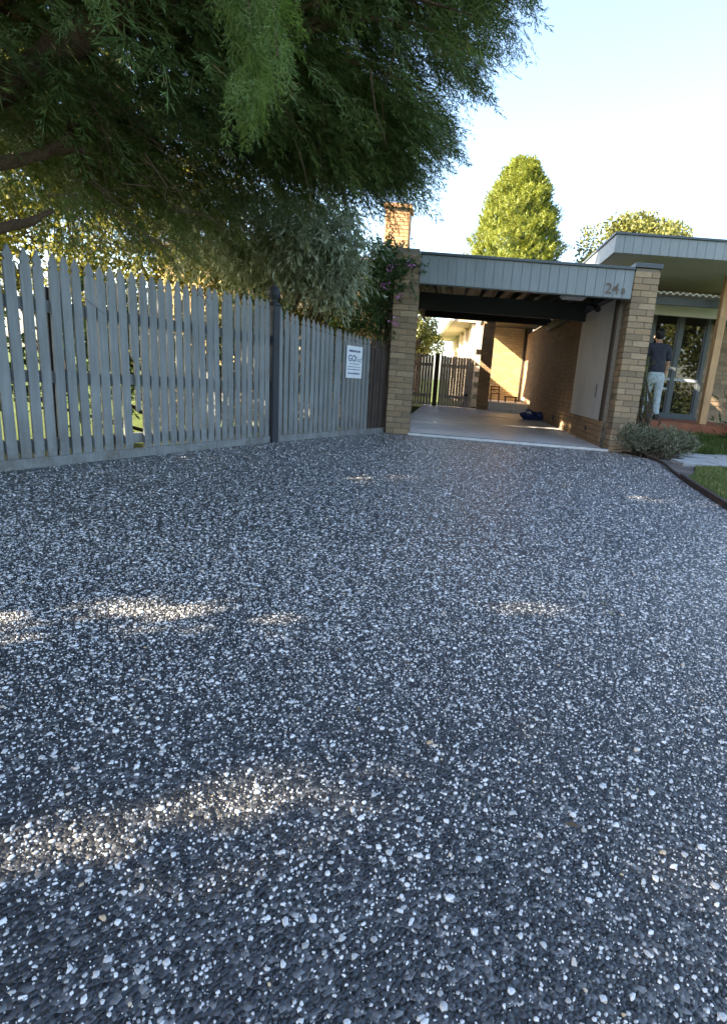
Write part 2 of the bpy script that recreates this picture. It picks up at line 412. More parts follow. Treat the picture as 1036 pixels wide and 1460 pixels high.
g = MB(); g.add([(-400,-400,-.04),(400,-400,-.04),(400,600,-.04),(-400,600,-.04)], [(0,1,2,3)])
tag(g.build('lawn_ground', M_lawn), 'green lawn and garden soil around the houses', kind='structure')

EDGE = [(1.75, -4.0), (1.86, 0.0), (2.02, 2.2), (2.20, 3.6), (2.341, 4.6), (2.532, 5.91), (2.70, 6.8), (2.86, 7.55), (2.87, 7.95), (2.76, 8.35), (2.60, 8.60)]
dl = [(F0.x-2.2, -4.0), (F0.x, F0.y), (FB.x, FB.y), (FC.x, FC.y), (-0.99, 8.60), (-0.99, 8.70), (2.60, 8.70)]
poly = [(x, y) for x, y in dl] + [(x, y) for x, y in reversed(EDGE)]
g = MB(); g.add([(x, y, 0.0) for x, y in poly], [tuple(range(len(poly)))[::-1]])
drive = tag(g.build('driveway', M_agg), 'dark exposed aggregate driveway flecked with white stones', kind='structure')

def chips(P, size, flat, mat, name, parent, cheap=False):
    """stones: a lower ring, an upper ring and a top cap each"""
    n = len(P); k = 6
    ang = (np.arange(k)/k*2*np.pi)[None, :] + rng.uniform(-.35, .35, (n, k)) + rng.uniform(0, 6.28, (n, 1))
    asp = rng.uniform(0.45, 1.0, (n, 1)); th = rng.uniform(0, np.pi, (n, 1))
    jit = rng.uniform(.68, 1.22, (n, k))
    def ring(f, z):
        r = size[:, None]*f*jit; x, y = r*np.cos(ang), r*np.sin(ang)*asp
        c, s = np.cos(th), np.sin(th)
        return np.stack([P[:, 0:1]+x*c-y*s, P[:, 1:2]+x*s+y*c, P[:, 2:3]+z+np.zeros((n, k))], -1)
    h = (size*flat)[:, None]*rng.uniform(.7, 1.2, (n, 1))
    A = ring(0.5, -0.004); B = ring(0.47, h*rng.uniform(.45, .8, (n, k))); Cc = ring(0.27, h*rng.uniform(.9, 1.1, (n, k)))
    i = np.arange(k); j = (i+1) % k
    V = np.concatenate([A, B, Cc], 1)                # (n,18,3)
    q = np.concatenate([np.stack([i, j, j+k, i+k], 1), np.stack([i+k, j+k, j+2*k, i+2*k], 1), np.array([[12,13,14,15],[12,15,16,17]])])
    nv = 18
    if cheap:
        V = np.concatenate([A, ring(0.40, h*rng.uniform(.6, 1.1, (n, k)))], 1); nv = 12
        q = np.concatenate([np.stack([i, j, j+k, i+k], 1), np.array([[6,7,8,9],[6,9,10,11]])])
    Fc = (q[None] + (np.arange(n)*nv)[:, None, None]).reshape(-1, 4)
    o = obj(name, np_mesh(name, V.reshape(-1, 3), Fc, mat, smooth=False), parent); o['kind'] = 'stuff'; return o
def near_points(n, ymax, lift=0.0):
    y = 0.35 + (ymax-0.35)*rng.random(n*2)**0.75
    xl, xr = -0.30-0.86*y, 0.18+0.62*y
    x = xl + (xr-xl)*rng.random(n*2)
    fade = np.clip((ymax-y)/(ymax*0.45), 0, 1)
    w = (xr-xl)/(y-0.30+0.05)**0.0
    keep = rng.random(n*2) < fade*np.clip((xr-xl)/(0.48+1.48*ymax), 0, 1)*1.4
    P = np.stack([x, y, np.full(n*2, lift)], -1)[keep]
    return P[:n]
P = near_points(52000, 2.4); chips(P, rng.uniform(.004, .0095, len(P)), 0.20, M_dstone, 'dark_stones', drive, True)
P = near_points(44000, 2.9, .0010); chips(P, .0026+.0070*rng.random(len(P))**2.2, 0.20, M_wstone, 'small_white_stones', drive, True)
P = near_points(7400, 3.8, .0012); chips(P, .0075+.010*rng.random(len(P))**2.6, 0.20, M_wstone, 'white_stones', drive)

n_ = 15000; P = np.stack([rng.uniform(-3.2, 2.9, n_), 2.4+6.1*rng.random(n_), np.zeros(n_)], -1)
_ex = np.interp(P[:, 1], [e[1] for e in EDGE], [e[0] for e in EDGE]); _fx = np.where(P[:, 1] < FB.y, np.interp(P[:, 1], [F0.y, FB.y], [F0.x, FB.x]), np.interp(P[:, 1], [FB.y, FC.y], [FB.x, FC.x]))
P = P[(P[:, 0] < _ex-.03) & (P[:, 0] > _fx+.05) & (rng.random(n_) < np.clip((P[:, 1]-2.2)/1.6, 0, 1))]
chips(P, .008+.011*rng.random(len(P))**1.8, 0.36, M_wstone, 'far_white_stones', drive, True)
# garden bed beside the drive, timber edging, path, lawn
bed = [(2.60, 8.60), (2.76, 8.35), (2.87, 7.95), (2.86, 7.55), (2.70, 6.8), (2.56, 6.05), (2.95, 6.75), (3.25, 7.45), (4.6, 8.2), (6.0, 9.0), (6.0, 9.85), (2.5, 9.85), (2.5, 8.60)]
g = MB(); g.add([(x, y, 0.012) for x, y in bed], [tuple(range(len(bed)))])
tag(g.build('garden_bed', M_mulch), 'brown mulch garden bed between driveway and paver path', kind='structure')
lawn = [(2.0, 2.0), (2.36, 4.6), (2.56, 6.05), (2.95, 6.75), (3.25, 7.40), (4.7, 7.9), (9, 9), (9, 2)]
g = MB(); g.add([(x, y, 0.02) for x, y in lawn], [tuple(range(len(lawn)))[::-1]])
tag(g.build('front_lawn', M_lawn), 'patch of front lawn right of the driveway', kind='structure')
g = MB(); g.add([(3.1, 9.0, .008), (7.4, 9.15, .008), (7.4, 9.84, .27), (3.0, 9.84, .25)], [(0, 1, 2, 3)])
tag(g.build('border_bank', M_lawn), 'low grassy bank in front of the porch', kind='structure')
def strip(name, pts, w, z0, z1, mat):
    g = MB(); n = len(pts); pts = [Vector(p) for p in pts]
    for i, p in enumerate(pts):
        d = (pts[min(i+1, n-1)]-pts[max(i-1, 0)]).normalized(); s = Vector((d.y, -d.x))
        for q, z in ((p, z0), (p+s*w, z0), (p+s*w, z1), (p, z1)): g.v.append((q.x, q.y, z))
    for i in range(n-1):
        for k in range(4): g.f.append((i*4+k, i*4+(k+1) % 4, i*4+4+(k+1) % 4, i*4+4+k))
    g.f += [(3, 2, 1, 0), tuple((n-1)*4+k for k in range(4))]
    return g.build(name, mat, bevel=0.004)
tag(strip('timber_edging', [(1.87, 0.2), (2.03, 2.2), (2.21, 3.6), (2.351, 4.6), (2.542, 5.91), (2.61, 6.3)], 0.04, -0.03, 0.052, M_edge),
    'dark timber edging board between driveway and lawn', 'edging')
tag(strip('edging_strip', [(2.615, 6.32), (2.71, 6.8), (2.87, 7.55), (2.88, 7.95), (2.77, 8.36), (2.63, 8.58)], 0.02, -0.03, 0.03, M_edge),
    'thin dark edging strip curving past the mulch bed', 'edging')

path = empty('paver_path', (3.9, 8.3, 0)); tag(path, 'pale concrete paver path leading to the porch', kind='structure')
g = MB(); g.box(-.238, .238, -.19, .19, 0, 0.055); pav = g.mesh('paver', M_pave, bevel=0.008)
PPOLY = [(3.02, 7.62), (3.3, 7.42), (4.4, 7.80), (5.8, 8.4), (5.8, 9.3), (4.5, 9.3), (3.85, 9.05), (3.2, 8.65)]
def inpoly(x, y, poly):
    c = False
    for i in range(len(poly)):
        (x1, y1), (x2, y2) = poly[i], poly[(i+1) % len(poly)]
        if (y1 > y) != (y2 > y) and x < (x2-x1)*(y-y1)/(y2-y1)+x1: c = not c
    return c
pa = math.radians(4); pc, ps = math.cos(pa), math.sin(pa)
for j in range(6):
    for i in range(-1, 8):
        u0, v0 = i*.505 + (.25 if j % 2 else 0), j*.512
        x = 3.1 + u0*pc - v0*ps; y = 7.1 + u0*ps + v0*pc
        if inpoly(x, y, PPOLY): piece('paver', pav, (x, y, random.uniform(-.002, .006)), pa+random.uniform(-.01, .01), path)

# ------------------------------------------------------------------ the carport
Y0 = 8.60
floor = MB().box(-0.93, 2.36, Y0+0.10, 18.6, -0.1, 0.030).build('concrete_floor', M_conc); tag(floor, 'pale concrete floor of the carport', kind='structure')
lip = MB().box(-0.64, 2.42, Y0-0.02, Y0+0.096, -0.05, 0.034).build('floor_edge_strip', M_strip); tag(lip, 'pale edge strip where carport floor meets driveway', kind='structure')
for y_ in (11.6, 14.6): MB().box(-.92, 2.34, y_, y_+.014, .029, .0325).build('control_joint', M_cap, floor)
for k in range(3):
    MB().box(-0.64, 2.42, Y0+0.008+k*0.03, Y0+0.013+k*0.03, 0.033, 0.0375).build('groove', M_cap, lip)

BR = {}
def brick_mesh(w, d=0.105, h=0.076, mat=M_pale_brick):
    key = (round(w, 3), d, h, mat.name)
    if key not in BR:
        g = MB(); g.box(-w/2, w/2, 0, d, 0, h); BR[key] = g.mesh('brick', mat, bevel=0.0035)
    return BR[key]
def pillar(x0, y0, side, h, label):
    e = empty('brick_pillar', (x0, y0, 0), label, 'pillar', 'brick pillars at the carport entrance')
    s = side; MB().box(x0+.013, x0+s-.013, y0+.013, y0+s-.013, 0, h-.004).build('mortar_core', M_mortar, e)
    n = int(h/0.086); L1 = s-0.12; me = brick_mesh(L1, 0.11)
    for c in range(n):
        z = c*0.086+0.004; cx, cy = x0+s/2, y0+s/2
        for q in range(4):
            a = q*math.pi/2; off = (-0.06 if c % 2 else 0.06)+random.uniform(-.002, .002)
            # brick along side q, its outer face on the pillar face
            lx, ly = off, -s/2 + random.uniform(-.0025, .0025)
            x = cx + lx*math.cos(a) - ly*math.sin(a); y = cy + lx*math.sin(a) + ly*math.cos(a)
            piece('brick', me, (x, y, z), a+random.uniform(-.004, .004), e)
    return e
pil_l = pillar(-0.99, Y0, 0.35, 2.66, 'left buff brick pillar of the carport, next to the grey fence')
pil_r = pillar(2.425, Y0, 0.35, 2.62, 'right buff brick pillar of the carport, with dark metal cap, beside the bush')
MB().box(2.405, 2.795, Y0-0.02, Y0+0.37, 2.622, 2.685).build('cap', M_cap, pil_r, bevel=0.006)

cp = empty('carport_roof', (0.9, Y0, 2.2), 'flat carport roof with blue grey board fascia and house number', 'carport roof')
nb = 23; x0f, x1f = -0.636, 2.42; w = (x1f-x0f)/nb
g = MB(); g.box(-w/2+0.0015, w/2-0.0015, 0, 0.02, 0, 0.385); fb = g.mesh('fascia_board', M_fascia, bevel=0.003)
for k in range(nb): piece('fascia_board', fb, (x0f+w*(k+.5), Y0+0.02+random.uniform(-.001, .001), 2.20), 0, cp)
MB().box(x0f, x1f, Y0+0.042, Y0+0.09, 2.19, 2.57).build('fascia_backing', M_cap, cp)
MB().box(x0f-.002, x1f+.002, Y0-0.008, Y0+0.10, 2.587, 2.625).build('cap_flashing', M_cap, cp, bevel=0.004)
def roofz(y): return 2.46 + (y-Y0)*0.045
rs = MB(); ncor = 90
for i in range(ncor+1):
    x = -0.96 + 3.4*i/ncor; dz = 0.012*math.sin(i*math.pi/1.5)
    for y in (Y0+0.10, 17.9): rs.v.append((x, y, roofz(y)+0.06+dz))  # sheet lengthened past the rear beam to keep sun off the side wall
for i in range(ncor): rs.f.append((2*i, 2*i+1, 2*i+3, 2*i+2))
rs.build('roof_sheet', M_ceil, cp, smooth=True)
MB().add([(-1.38, 12, roofz(12)+.075), (-.955, 12, roofz(12)+.075), (-.955, 17.9, roofz(17.9)+.075), (-1.38, 17.9, roofz(17.9)+.075), (-1.38, 12, roofz(12)+.10), (-.955, 12, roofz(12)+.10), (-.955, 17.9, roofz(17.9)+.10), (-1.38, 17.9, roofz(17.9)+.10)],
         [(3,2,1,0),(4,5,6,7),(0,1,5,4),(1,2,6,5),(2,3,7,6),(3,0,4,7)]).build('shade_overhang', M_ceil, cp)  # unseen overhang added to keep sun off the rear column
for k in range(10):
    x = -0.55 + k*0.32
    r_ = MB(); y1, y2 = Y0+0.10, 15.3
    r_.add([(x, y1, roofz(y1)-.10), (x+.045, y1, roofz(y1)-.10), (x+.045, y2, roofz(y2)-.10), (x, y2, roofz(y2)-.10),
            (x, y1, roofz(y1)+.04), (x+.045, y1, roofz(y1)+.04), (x+.045, y2, roofz(y2)+.04), (x, y2, roofz(y2)+.04)],
           [(3,2,1,0),(4,5,6,7),(0,1,5,4),(1,2,6,5),(2,3,7,6),(3,0,4,7)])
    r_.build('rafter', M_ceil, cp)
MB().box(-0.93, 2.345, 11.1, 11.19, 2.13, 2.43).build('beam', M_beam, cp, bevel=0.004)
MB().box(-0.93, 2.345, 15.2, 15.33, 2.42, 2.74).build('beam', M_beam2, cp, bevel=0.004)
MB().box(-0.96, -0.90, Y0+0.36, 15.4, 2.36, 2.66).build('side_beam', M_beam, cp)
MB().box(2.24, 2.34, Y0+0.36, 15.2, 2.28, 2.46).build('side_beam', M_beam, cp)
def text(s, size, loc, rot, mat, parent, name, ext=0.004, shear=0.0, bold=0.0):
    c = bpy.data.curves.new(name, 'FONT'); c.body = s; c.size = size; c.extrude = ext; c.shear = shear; c.offset = bold
    c.materials.append(mat); t_ = bpy.data.objects.new('tmp', c); COL.objects.link(t_); bpy.context.view_layer.update()
    me = bpy.data.meshes.new_from_object(t_.evaluated_get(bpy.context.evaluated_depsgraph_get())); bpy.data.objects.remove(t_)
    o = bpy.data.objects.new(name, me); COL.objects.link(o); o.parent = parent
    pl = parent.matrix_basis.translation
    o.location = (loc[0]-pl.x, loc[1]-pl.y, loc[2]-pl.z); o.rotation_euler = rot; return o
text('2', 0.20, (2.035, Y0+0.012, 2.255), (math.pi/2, 0, 0), M_bronze, cp, 'numeral', bold=0.002)
text('4', 0.20, (2.135, Y0+0.012, 2.255), (math.pi/2, 0, 0), M_bronze, cp, 'numeral', bold=0.002)
text('B', 0.105, (2.265, Y0+0.012, 2.262), (math.pi/2, 0, 0), M_bronze, cp, 'letter', bold=0.001)

def brick_wall(parent, o, ud, nd, length, height, skip=None, limit=300, mat=M_sunlit_brick, thick=0.11, uni_order=None):
    """stretcher bond; o is the lower start of the face, ud along it, nd outward"""
    ang = math.atan2(ud[1], ud[0]); n = int(height/0.086); items = []
    for c in range(n):
        u = -0.12 if c % 2 else 0.0
        while u < length-0.03:
            a, b = max(u, 0)+.005, min(u+0.24, length)-.005
            u += 0.24
            if b-a < 0.04 or (skip and skip((a+b)/2, c*0.086+0.043)): continue
            items.append((a, b, c*0.086+0.004))
    # nd must be to the right of ud (brick's local -y)
    rest = MB()
    for i, (a, b, z) in enumerate(sorted(items, key=uni_order) if uni_order else items):
        m = (a+b)/2; j = random.uniform(-.002, .002)
        x, y = o[0]+ud[0]*m+nd[0]*j, o[1]+ud[1]*m+nd[1]*j
        if i < limit:
            piece('brick', brick_mesh(b-a, 0.06, 0.076, mat), (x, y, o[2]+z), ang, parent)
        else:
            rest.obox((x-nd[0]*.03, y-nd[1]*.03, o[2]+z+.038), ud, b-a, .06, .076)
    if rest.v:
        r = rest.build('brick_courses', mat, parent); r['kind'] = 'stuff'
    c0 = Vector((o[0], o[1])) + Vector(ud)*length/2 - Vector(nd)*(0.009+thick/2)
    core = MB().obox((c0.x, c0.y, o[2]+height/2), ud, length-0.01, thick, height); core.build('mortar_core', M_mortar, parent)

cw = empty('carport_side_wall', (2.36, 8.95, 0), 'shade-toned brick side wall inside the carport with tall cream panel', 'wall')
def pskip(u, z): return u < 2.45 and z > 0.42
brick_wall(cw, (2.36, 8.955+11.0, 0), (0, -1), (-1, 0), 11.0, 2.58, skip=lambda u, z: pskip(11.0-u, z), uni_order=lambda t: -t[0], mat=M_shade_brick)
MB().box(2.348, 2.37, 9.12, 11.38, 0.425, 2.27).build('cream_panel', M_cream, cw, bevel=0.003)
MB().box(2.340, 2.37, 8.955, 9.117, 0.425, 2.45).build('timber_jamb', M_brown, cw, bevel=0.003)
MB().box(2.352, 2.37, 9.12, 11.40, 2.275, 2.45).build('timber_head', M_brown, cw, bevel=0.003)
MB().box(2.338, 2.349, 9.53, 9.56, 0.78, 1.0).build('pull_handle', M_black, cw, bevel=0.004)
MB().box(2.342, 2.358, 13.2, 13.35, 0.16, 0.26).build('vent', M_black, cw, bevel=0.003)
MB().box(2.343, 2.358, 9.9, 10.02, 0.2, 0.28).build('vent', M_black, cw, bevel=0.003)

fl = empty('ceiling_light', (1.85, 9.7, 2.33), 'white rectangular light fitting under the carport roof', 'light')
MB().box(1.62, 2.02, 9.55, 9.95, 2.335, 2.36).build('housing', M_white, fl, bevel=0.004); MB().box(1.65, 1.99, 9.58, 9.92, 2.31, 2.333).build('diffuser', M_white, fl, bevel=0.006)
sl = empty('security_light', (2.05, 9.6, 2.2), 'small black security light hung under carport beam by cream panel', 'light')
MB().tube([(2.10, 9.65, 2.36), (2.10, 9.65, 2.26), (2.10, 9.60, 2.22)], .018, 8).build('bracket', M_black, sl)
for dx in (-.06, .06):
    MB().tube([(2.10+dx*.2, 9.6, 2.21), (2.10+dx, 9.56, 2.19), (2.10+dx*1.2, 9.47, 2.14)], [.02, .035, .048], 10).build('lamp_head', M_black, sl)

# rear of the carport: column, step, back wall
rw = empty('rear_brick_wall', (1.9, 20.2, 0), 'sunlit tan brick wall at the back of the carport', 'wall')
brick_wall(rw, (0.85, 20.2, 0), (1, 0), (0, -1), 1.66, 2.9, limit=0)
MB().box(2.36, 2.50, 19.96, 20.19, 0, 2.9).build('downpipe_recess', M_brown, rw)
MB().tube([(2.30, 20.1, 0.3), (2.30, 20.1, 2.85)], .045, 10).build('downpipe', M_brown, rw, smooth=True)
rc = empty('rear_brick_column', (0.95, 18.2, 0), 'shade-toned brick column at the back corner of the carport', 'pillar')
for (o_, u_, n_, ln) in (((.76, 18.1, 0), (1, 0), (0, -1), .36), ((1.12, 18.1, 0), (0, 1), (1, 0), .36), ((.76, 18.46, 0), (0, -1), (-1, 0), .36)):
    brick_wall(rc, o_, u_, n_, ln, 2.75, limit=0, thick=0.09, mat=M_shade_brick)
for k in range(5):
    MB().box(.60, .755, 18.16, 18.40, .35+k*.34, .35+k*.34+.16).build('projecting_block', M_render, rc, bevel=0.006)  # brick teeth in cream, their sunlit look put into the colour
pr = empty('rear_porch_roof', (1.7, 19, 2.76), 'low dark porch roof behind the carport', 'roof')
MB().box(0.72, 2.6, 18.05, 20.15, 2.76, 2.86).build('roof_slab', M_beam2, pr); MB().box(0.72, 2.6, 18.0, 18.045, 2.70, 2.88).build('fascia', M_beam2, pr)
st = empty('rear_step', (1.75, 17.8, 0.03), 'raised concrete platform with a step at the back of the carport', 'step')
MB().box(1.13, 2.345, 17.75, 20.15, 0.031, 0.31).build('platform', M_conc, st, bevel=0.01); MB().box(1.35, 2.345, 17.45, 17.745, 0.031, 0.15).build('tread', M_conc, st, bevel=0.01)

tp = empty('tarpaulin_bundle', (2.1, 14.7, 0.03), 'crumpled navy blue bundle lying on the carport floor', 'bundle')
def lump(c, r, seed, mat, name, parent, subdiv=3, amp=.25, flat=.55):
    bm = bmesh.new(); bmesh.ops.create_icosphere(bm, subdivisions=subdiv, radius=1); rr = random.Random(seed)
    ph = [(rr.uniform(2, 6), rr.uniform(2, 6), rr.uniform(2, 6), rr.uniform(0, 6)) for _ in range(5)]
    for v in bm.verts:
        f = 1+sum(amp/5*math.sin(a*v.co.x+b*v.co.y+cc*v.co.z+d)*2 for a, b, cc, d in ph)
        x, y, z = v.co*f
        v.co = (c[0]+x*r[0], c[1]+y*r[1], max(c[2]-r[2]*flat, c[2]+z*r[2]))
    me = bpy.data.meshes.new(name); bm.to_mesh(me); bm.free(); me.materials.append(mat)
    me.polygons.foreach_set('use_smooth', [True]*len(me.polygons)); return obj(name, me, parent)
lump((1.98, 14.7, 0.12), (.19, .15, .15), 1, M_blue, 'fold', tp); lump((2.23, 14.8, 0.11), (.17, .15, .13), 2, M_blue, 'fold', tp)
lump((1.99, 14.66, 0.21), (.09, .08, .05), 5, M_zinc, 'pale_flap', tp)

so = empty('wooden_stool', (1.33, 18.6, 0.31), 'small reddish wooden chair on the rear platform', 'chair')
for dx in (0, .26):
    for dy in (0, .24): MB().box(1.2+dx, 1.235+dx, 18.4+dy, 18.435+dy, .312, .55 if dy == 0 else .80).build('leg', M_stoolred, so)
MB().box(1.19, 1.505, 18.385, 18.68, .552, .58).build('seat', M_stoolred, so)
for z in (.66, .75): MB().box(1.236, 1.459, 18.645, 18.67, z, z+.04).build('back_rail', M_stoolred, so)
bx = empty('low_bench', (1.9, 18.9, .31), 'low brown bench against the sunlit rear wall', 'bench')
MB().box(1.68, 2.12, 18.8, 19.05, .46, .50).build('seat', M_brown, bx, bevel=.004)
for x in (1.71, 2.05): MB().box(x, x+.04, 18.83, 19.02, .312, .458).build('leg', M_brown, bx)
lump((2.24, 18.3, .40), (.09, .08, .09), 8, M_conc, 'white_bag', None); tag(bpy.data.objects['white_bag'], 'pale bag on the platform against the side wall', 'bag')
ht = empty('garden_tap', (.38, 17.6, .03), 'black garden tap on a thin post before the rear gate', 'tap')
MB().tube([(.38, 17.6, .03), (.38, 17.6, .42)], .018, 8).build('standpipe', M_zinc, ht)
MB().tube([(.38, 17.6, .42), (.40, 17.55, .47), (.44, 17.5, .44)], [.03, .035, .02], 8).build('tap_head', M_black, ht)

# brown paling gate across the back
def paling(name, x0, x1, y, h, label, cat, seed):
    e = empty(name, ((x0+x1)/2, y, 0), label, cat, 'brown paling gates behind the carport'); r = random.Random(seed); n = int((x1-x0)/.085); w = (x1-x0)/n
    for k in range(n):
        hh = h+r.uniform(-.015, .015); x = x0+w*(k+.5)
        MB().add([(x-.0425, y, .04), (x+.0425, y, .04), (x+.0425, y, hh-.03), (x, y, hh), (x-.0425, y, hh-.03),
                  (x-.0425, y+.016, .04), (x+.0425, y+.016, .04), (x+.0425, y+.016, hh-.03), (x, y+.016, hh), (x-.0425, y+.016, hh-.03)],
                 [(0,1,2,3,4),(9,8,7,6,5),(0,5,6,1),(1,6,7,2),(2,7,8,3),(3,8,9,4),(4,9,5,0)]).build('paling', M_gate, e)
    for z in (.3, 1.25): MB().box(x0, x1, y+.018, y+.06, z, z+.09).build('rail', M_gate, e)
    return e
paling('paling_gate', -1.62, -.70, 18.25, 1.62, 'left leaf of brown paling gate behind the carport', 'gate', 1)
paling('paling_gate', -.48, .58, 18.25, 1.60, 'right leaf of brown paling gate, half in diagonal sunlight', 'gate', 2)
MB().box(-.66, -.52, 18.2, 18.34, 0, 1.64).build('gate_post', M_brown, None, bevel=.01); tag(bpy.data.objects['gate_post'], 'dark post between the two brown paling gate leaves', 'post')

sf = empty('side_paling_fence', (-1.1, 9.7, 0), 'dark brown paling fence running back from the left pillar', 'fence')
for k in range(20):
    y = 9.0+k*.085; MB().box(-1.125, -1.105, y, y+.078, 0, 2.08+random.uniform(-.015, .015)).build('paling', M_oldpicket, sf)
for z in (.4, 1.6): MB().box(-1.175, -1.127, 9.0, 10.7, z, z+.09).build('rail', M_oldpicket, sf)

# rear wing of the house beyond the gate
wg = empty('rear_wing', (.9, 19, 0), 'sunlit cream rear wing of the house with eaves beyond the gate', 'house')
wa = math.radians(4.6); wd = (-math.sin(wa), math.cos(wa))
wp = lambda a, b: (.70+wd[0]*a+wd[1]*b, 18.75+wd[1]*a-wd[0]*b)
def wbox(a0, a1, b0, b1, z0, z1, name, mat):
    MB().prism([wp(a0, b0), wp(a0, b1), wp(a1, b1), wp(a1, b0)], z0, z1).build(name, mat, wg)
wbox(1.6, 12, 0.0, 3, 0, 2.85, 'wall', M_render)
for a in (1.7, 3.9, 6.1, 8.3): wbox(a, a+.35, -.12, -.002, 0, 2.83, 'pilaster', M_render)
wbox(2.5, 3.5, -.03, -.004, 1.0, 2.3, 'window', M_glass); wbox(6.4, 7.4, -.03, -.004, 1.0, 2.3, 'window', M_glass)
wbox(1.6, 12.3, -.75, 3.2, 2.86, 2.93, 'soffit', M_render); wbox(1.55, 12.4, -.90, -.755, 2.88, 3.02, 'gutter', M_white)
v = [(*wp(1.6, -.8), 2.96), (*wp(1.6, 3.2), 2.96), (*wp(1.6, 1.4), 3.75), (*wp(12.3, -.8), 2.96), (*wp(12.3, 3.2), 2.96), (*wp(12.3, 1.4), 3.75)]
MB().add(v, [(0,1,2),(5,4,3),(0,2,5,3),(2,1,4,5),(1,0,3,4)]).build('roof', M_tile, wg)

# ------------------------------------------------------------------ the house at the right
hs = empty('house', (4.6, 11, 0), 'brick house at the right with deep flat eave and blue grey fascia', 'house')
RZ0, RZ1, RX0, RY0 = 2.885, 3.13, 2.18, 9.0
w = .132; g = MB(); g.box(-w/2+.0012, w/2-.0012, 0, .02, 0, RZ1-RZ0); fb2 = g.mesh('fascia_board', M_fascia, bevel=.003)
for k in range(38): piece('fascia_board', fb2, (RX0+w*(k+.5), RY0, RZ0), 0, hs)
for k in range(36): piece('fascia_board', fb2, (RX0+.002, RY0+.024+w*(k+.5), RZ0), -math.pi/2, hs)
MB().box(RX0+.03, 7.6, RY0+.026, 14.0, RZ0+.03, RZ1-.01).build('roof_deck', M_cap, hs)
MB().box(RX0+.03, 7.6, RY0+.028, 13.9, RZ0+.004, RZ0+.026).build('soffit', M_soffit, hs)
MB().box(RX0-.02, 7.6, RY0-.022, RY0+.06, RZ1+.002, RZ1+.035).build('cap_flashing', M_cap, hs, bevel=.004)
MB().box(RX0-.02, RX0+.06, RY0+.062, 14.0, RZ1+.002, RZ1+.035).build('cap_flashing', M_cap, hs, bevel=.004)
WY = 11.6; PZ = .46
DX0, DX1, DZ0, DZ1 = 3.72, 4.86, PZ+.05, 2.50
brick_wall(hs, (2.62, WY, 0), (1, 0), (0, -1), 4.4, 2.88, skip=lambda u, z: DX0-.02 < 2.62+u < DX1+.02 and z > DZ0-.02 or u > 3.4 and False, mat=M_pale_brick, uni_order=lambda t: (t[0] > 3.6, t[2] < PZ-.05))
MB().box(2.63, 7.0, WY+.25, 14, 0, 2.88).build('inner_wall', M_brown, hs)
# glazed door unit
fr = MB(); fw_ = .07
fr.box(DX0, DX0+fw_, WY-.05, WY+.08, DZ0, DZ1); fr.box(DX1-fw_, DX1, WY-.05, WY+.08, DZ0, DZ1)
fr.box(DX0+fw_, DX1-fw_, WY-.05, WY+.08, DZ1-.09, DZ1); fr.box(DX0+fw_, DX1-fw_, WY-.05, WY+.08, DZ0, DZ0+.06)
fr.box(4.25, 4.33, WY-.045, WY+.075, DZ0+.06, DZ1-.09)
door = fr.build('glazed_door', M_frame, hs, bevel=.003)
TZ = PZ+.74
for (a, b) in ((DX0+fw_, 4.25), (4.33, DX1-fw_)):
    MB().box(a, b, WY-.03, WY+.05, TZ, TZ+.05).build('transom', M_zinc, door)
    for z0, z1 in ((DZ0+.06, TZ), (TZ+.05, DZ1-.09)):
        MB().box(a+.002, b-.002, WY+.005, WY+.012, z0+.002, z1-.002).build('pane', M_glass, door)
        f2 = MB(); f2.box(a, a+.03, WY-.02, WY+.004, z0, z1); f2.box(b-.03, b, WY-.02, WY+.004, z0, z1); f2.build('glazing_bead', M_frame, door)
MB().tube([(4.22, WY-.06, TZ+.22), (4.22, WY-.09, TZ+.22), (4.13, WY-.09, TZ+.22)], .011, 8).build('door_handle', M_zinc, door)
MB().box(DX0-.02, DX1+.02, WY-.10, WY-.052, PZ+.001, DZ0-.001).build('sill', M_frame, hs)
MB().box(2.9, 5.05, 10.95, 11.05, 2.33, 2.52).build('lintel_beam', M_soffit, hs, bevel=.004)
MB().box(DX1+.06, DX1+.5, WY-.10, WY-.02, 2.30, 2.42).build('roller_box', M_cap, hs, bevel=.006)

aw = empty('porch_awning', (3.7, 10.3, 2.6), 'corrugated metal awning sheet tucked under the eave above the porch door', 'awning')
cs = MB(); n = 120
for i in range(n+1):
    x = 2.95+1.72*i/n; dz = .017*math.sin(2*math.pi*(x-2.95)/.11)
    for y, z in ((10.25, 2.585), (11.5, 2.72)): cs.v.append((x, y, z+dz)); cs.v.append((x, y, z+dz+.022))
for i in range(n):
    b = 4*i
    cs.f += [(b, b+4, b+6, b+2), (b+1, b+3, b+7, b+5), (b, b+1, b+5, b+4), (b+2, b+6, b+7, b+3)]
cs.build('corrugated_sheet', M_white, aw, smooth=False)
MB().box(2.95, 4.66, 10.40, 10.46, 2.43, 2.56).build('batten', M_cap, aw)

tpst = tag(MB().box(4.30, 4.42, 9.98, 10.10, PZ+.001, 2.885).build('porch_post', M_timber, None, bevel=.006), 'pale pine timber post holding up the porch eave', 'post')
tag(MB().box(2.60, 2.72, 10.2, 10.32, 2.1, 2.885).build('eave_post', M_timber, None, bevel=.006), 'short timber post under the eave behind the right pillar', 'post')

pf = empty('porch_floor', (4.4, 10, 0)); tag(pf, 'reddish timber deck of the front porch', kind='structure')
MB().box(2.95, 7.4, 9.88, WY-.12, 0, PZ-.032).build('deck_base', M_brown, pf)
MB().box(2.93, 7.42, 9.845, 9.876, .12, PZ-.001).build('edge_board', M_deck, pf, bevel=.004)
g = MB(); g.box(-2.23, 2.23, 0, .10, -.028, 0); db = g.mesh('deck_board', M_deck, bevel=.004)
for k in range(15): piece('deck_board', db, (5.18, 9.88+k*.107, PZ), 0, pf)

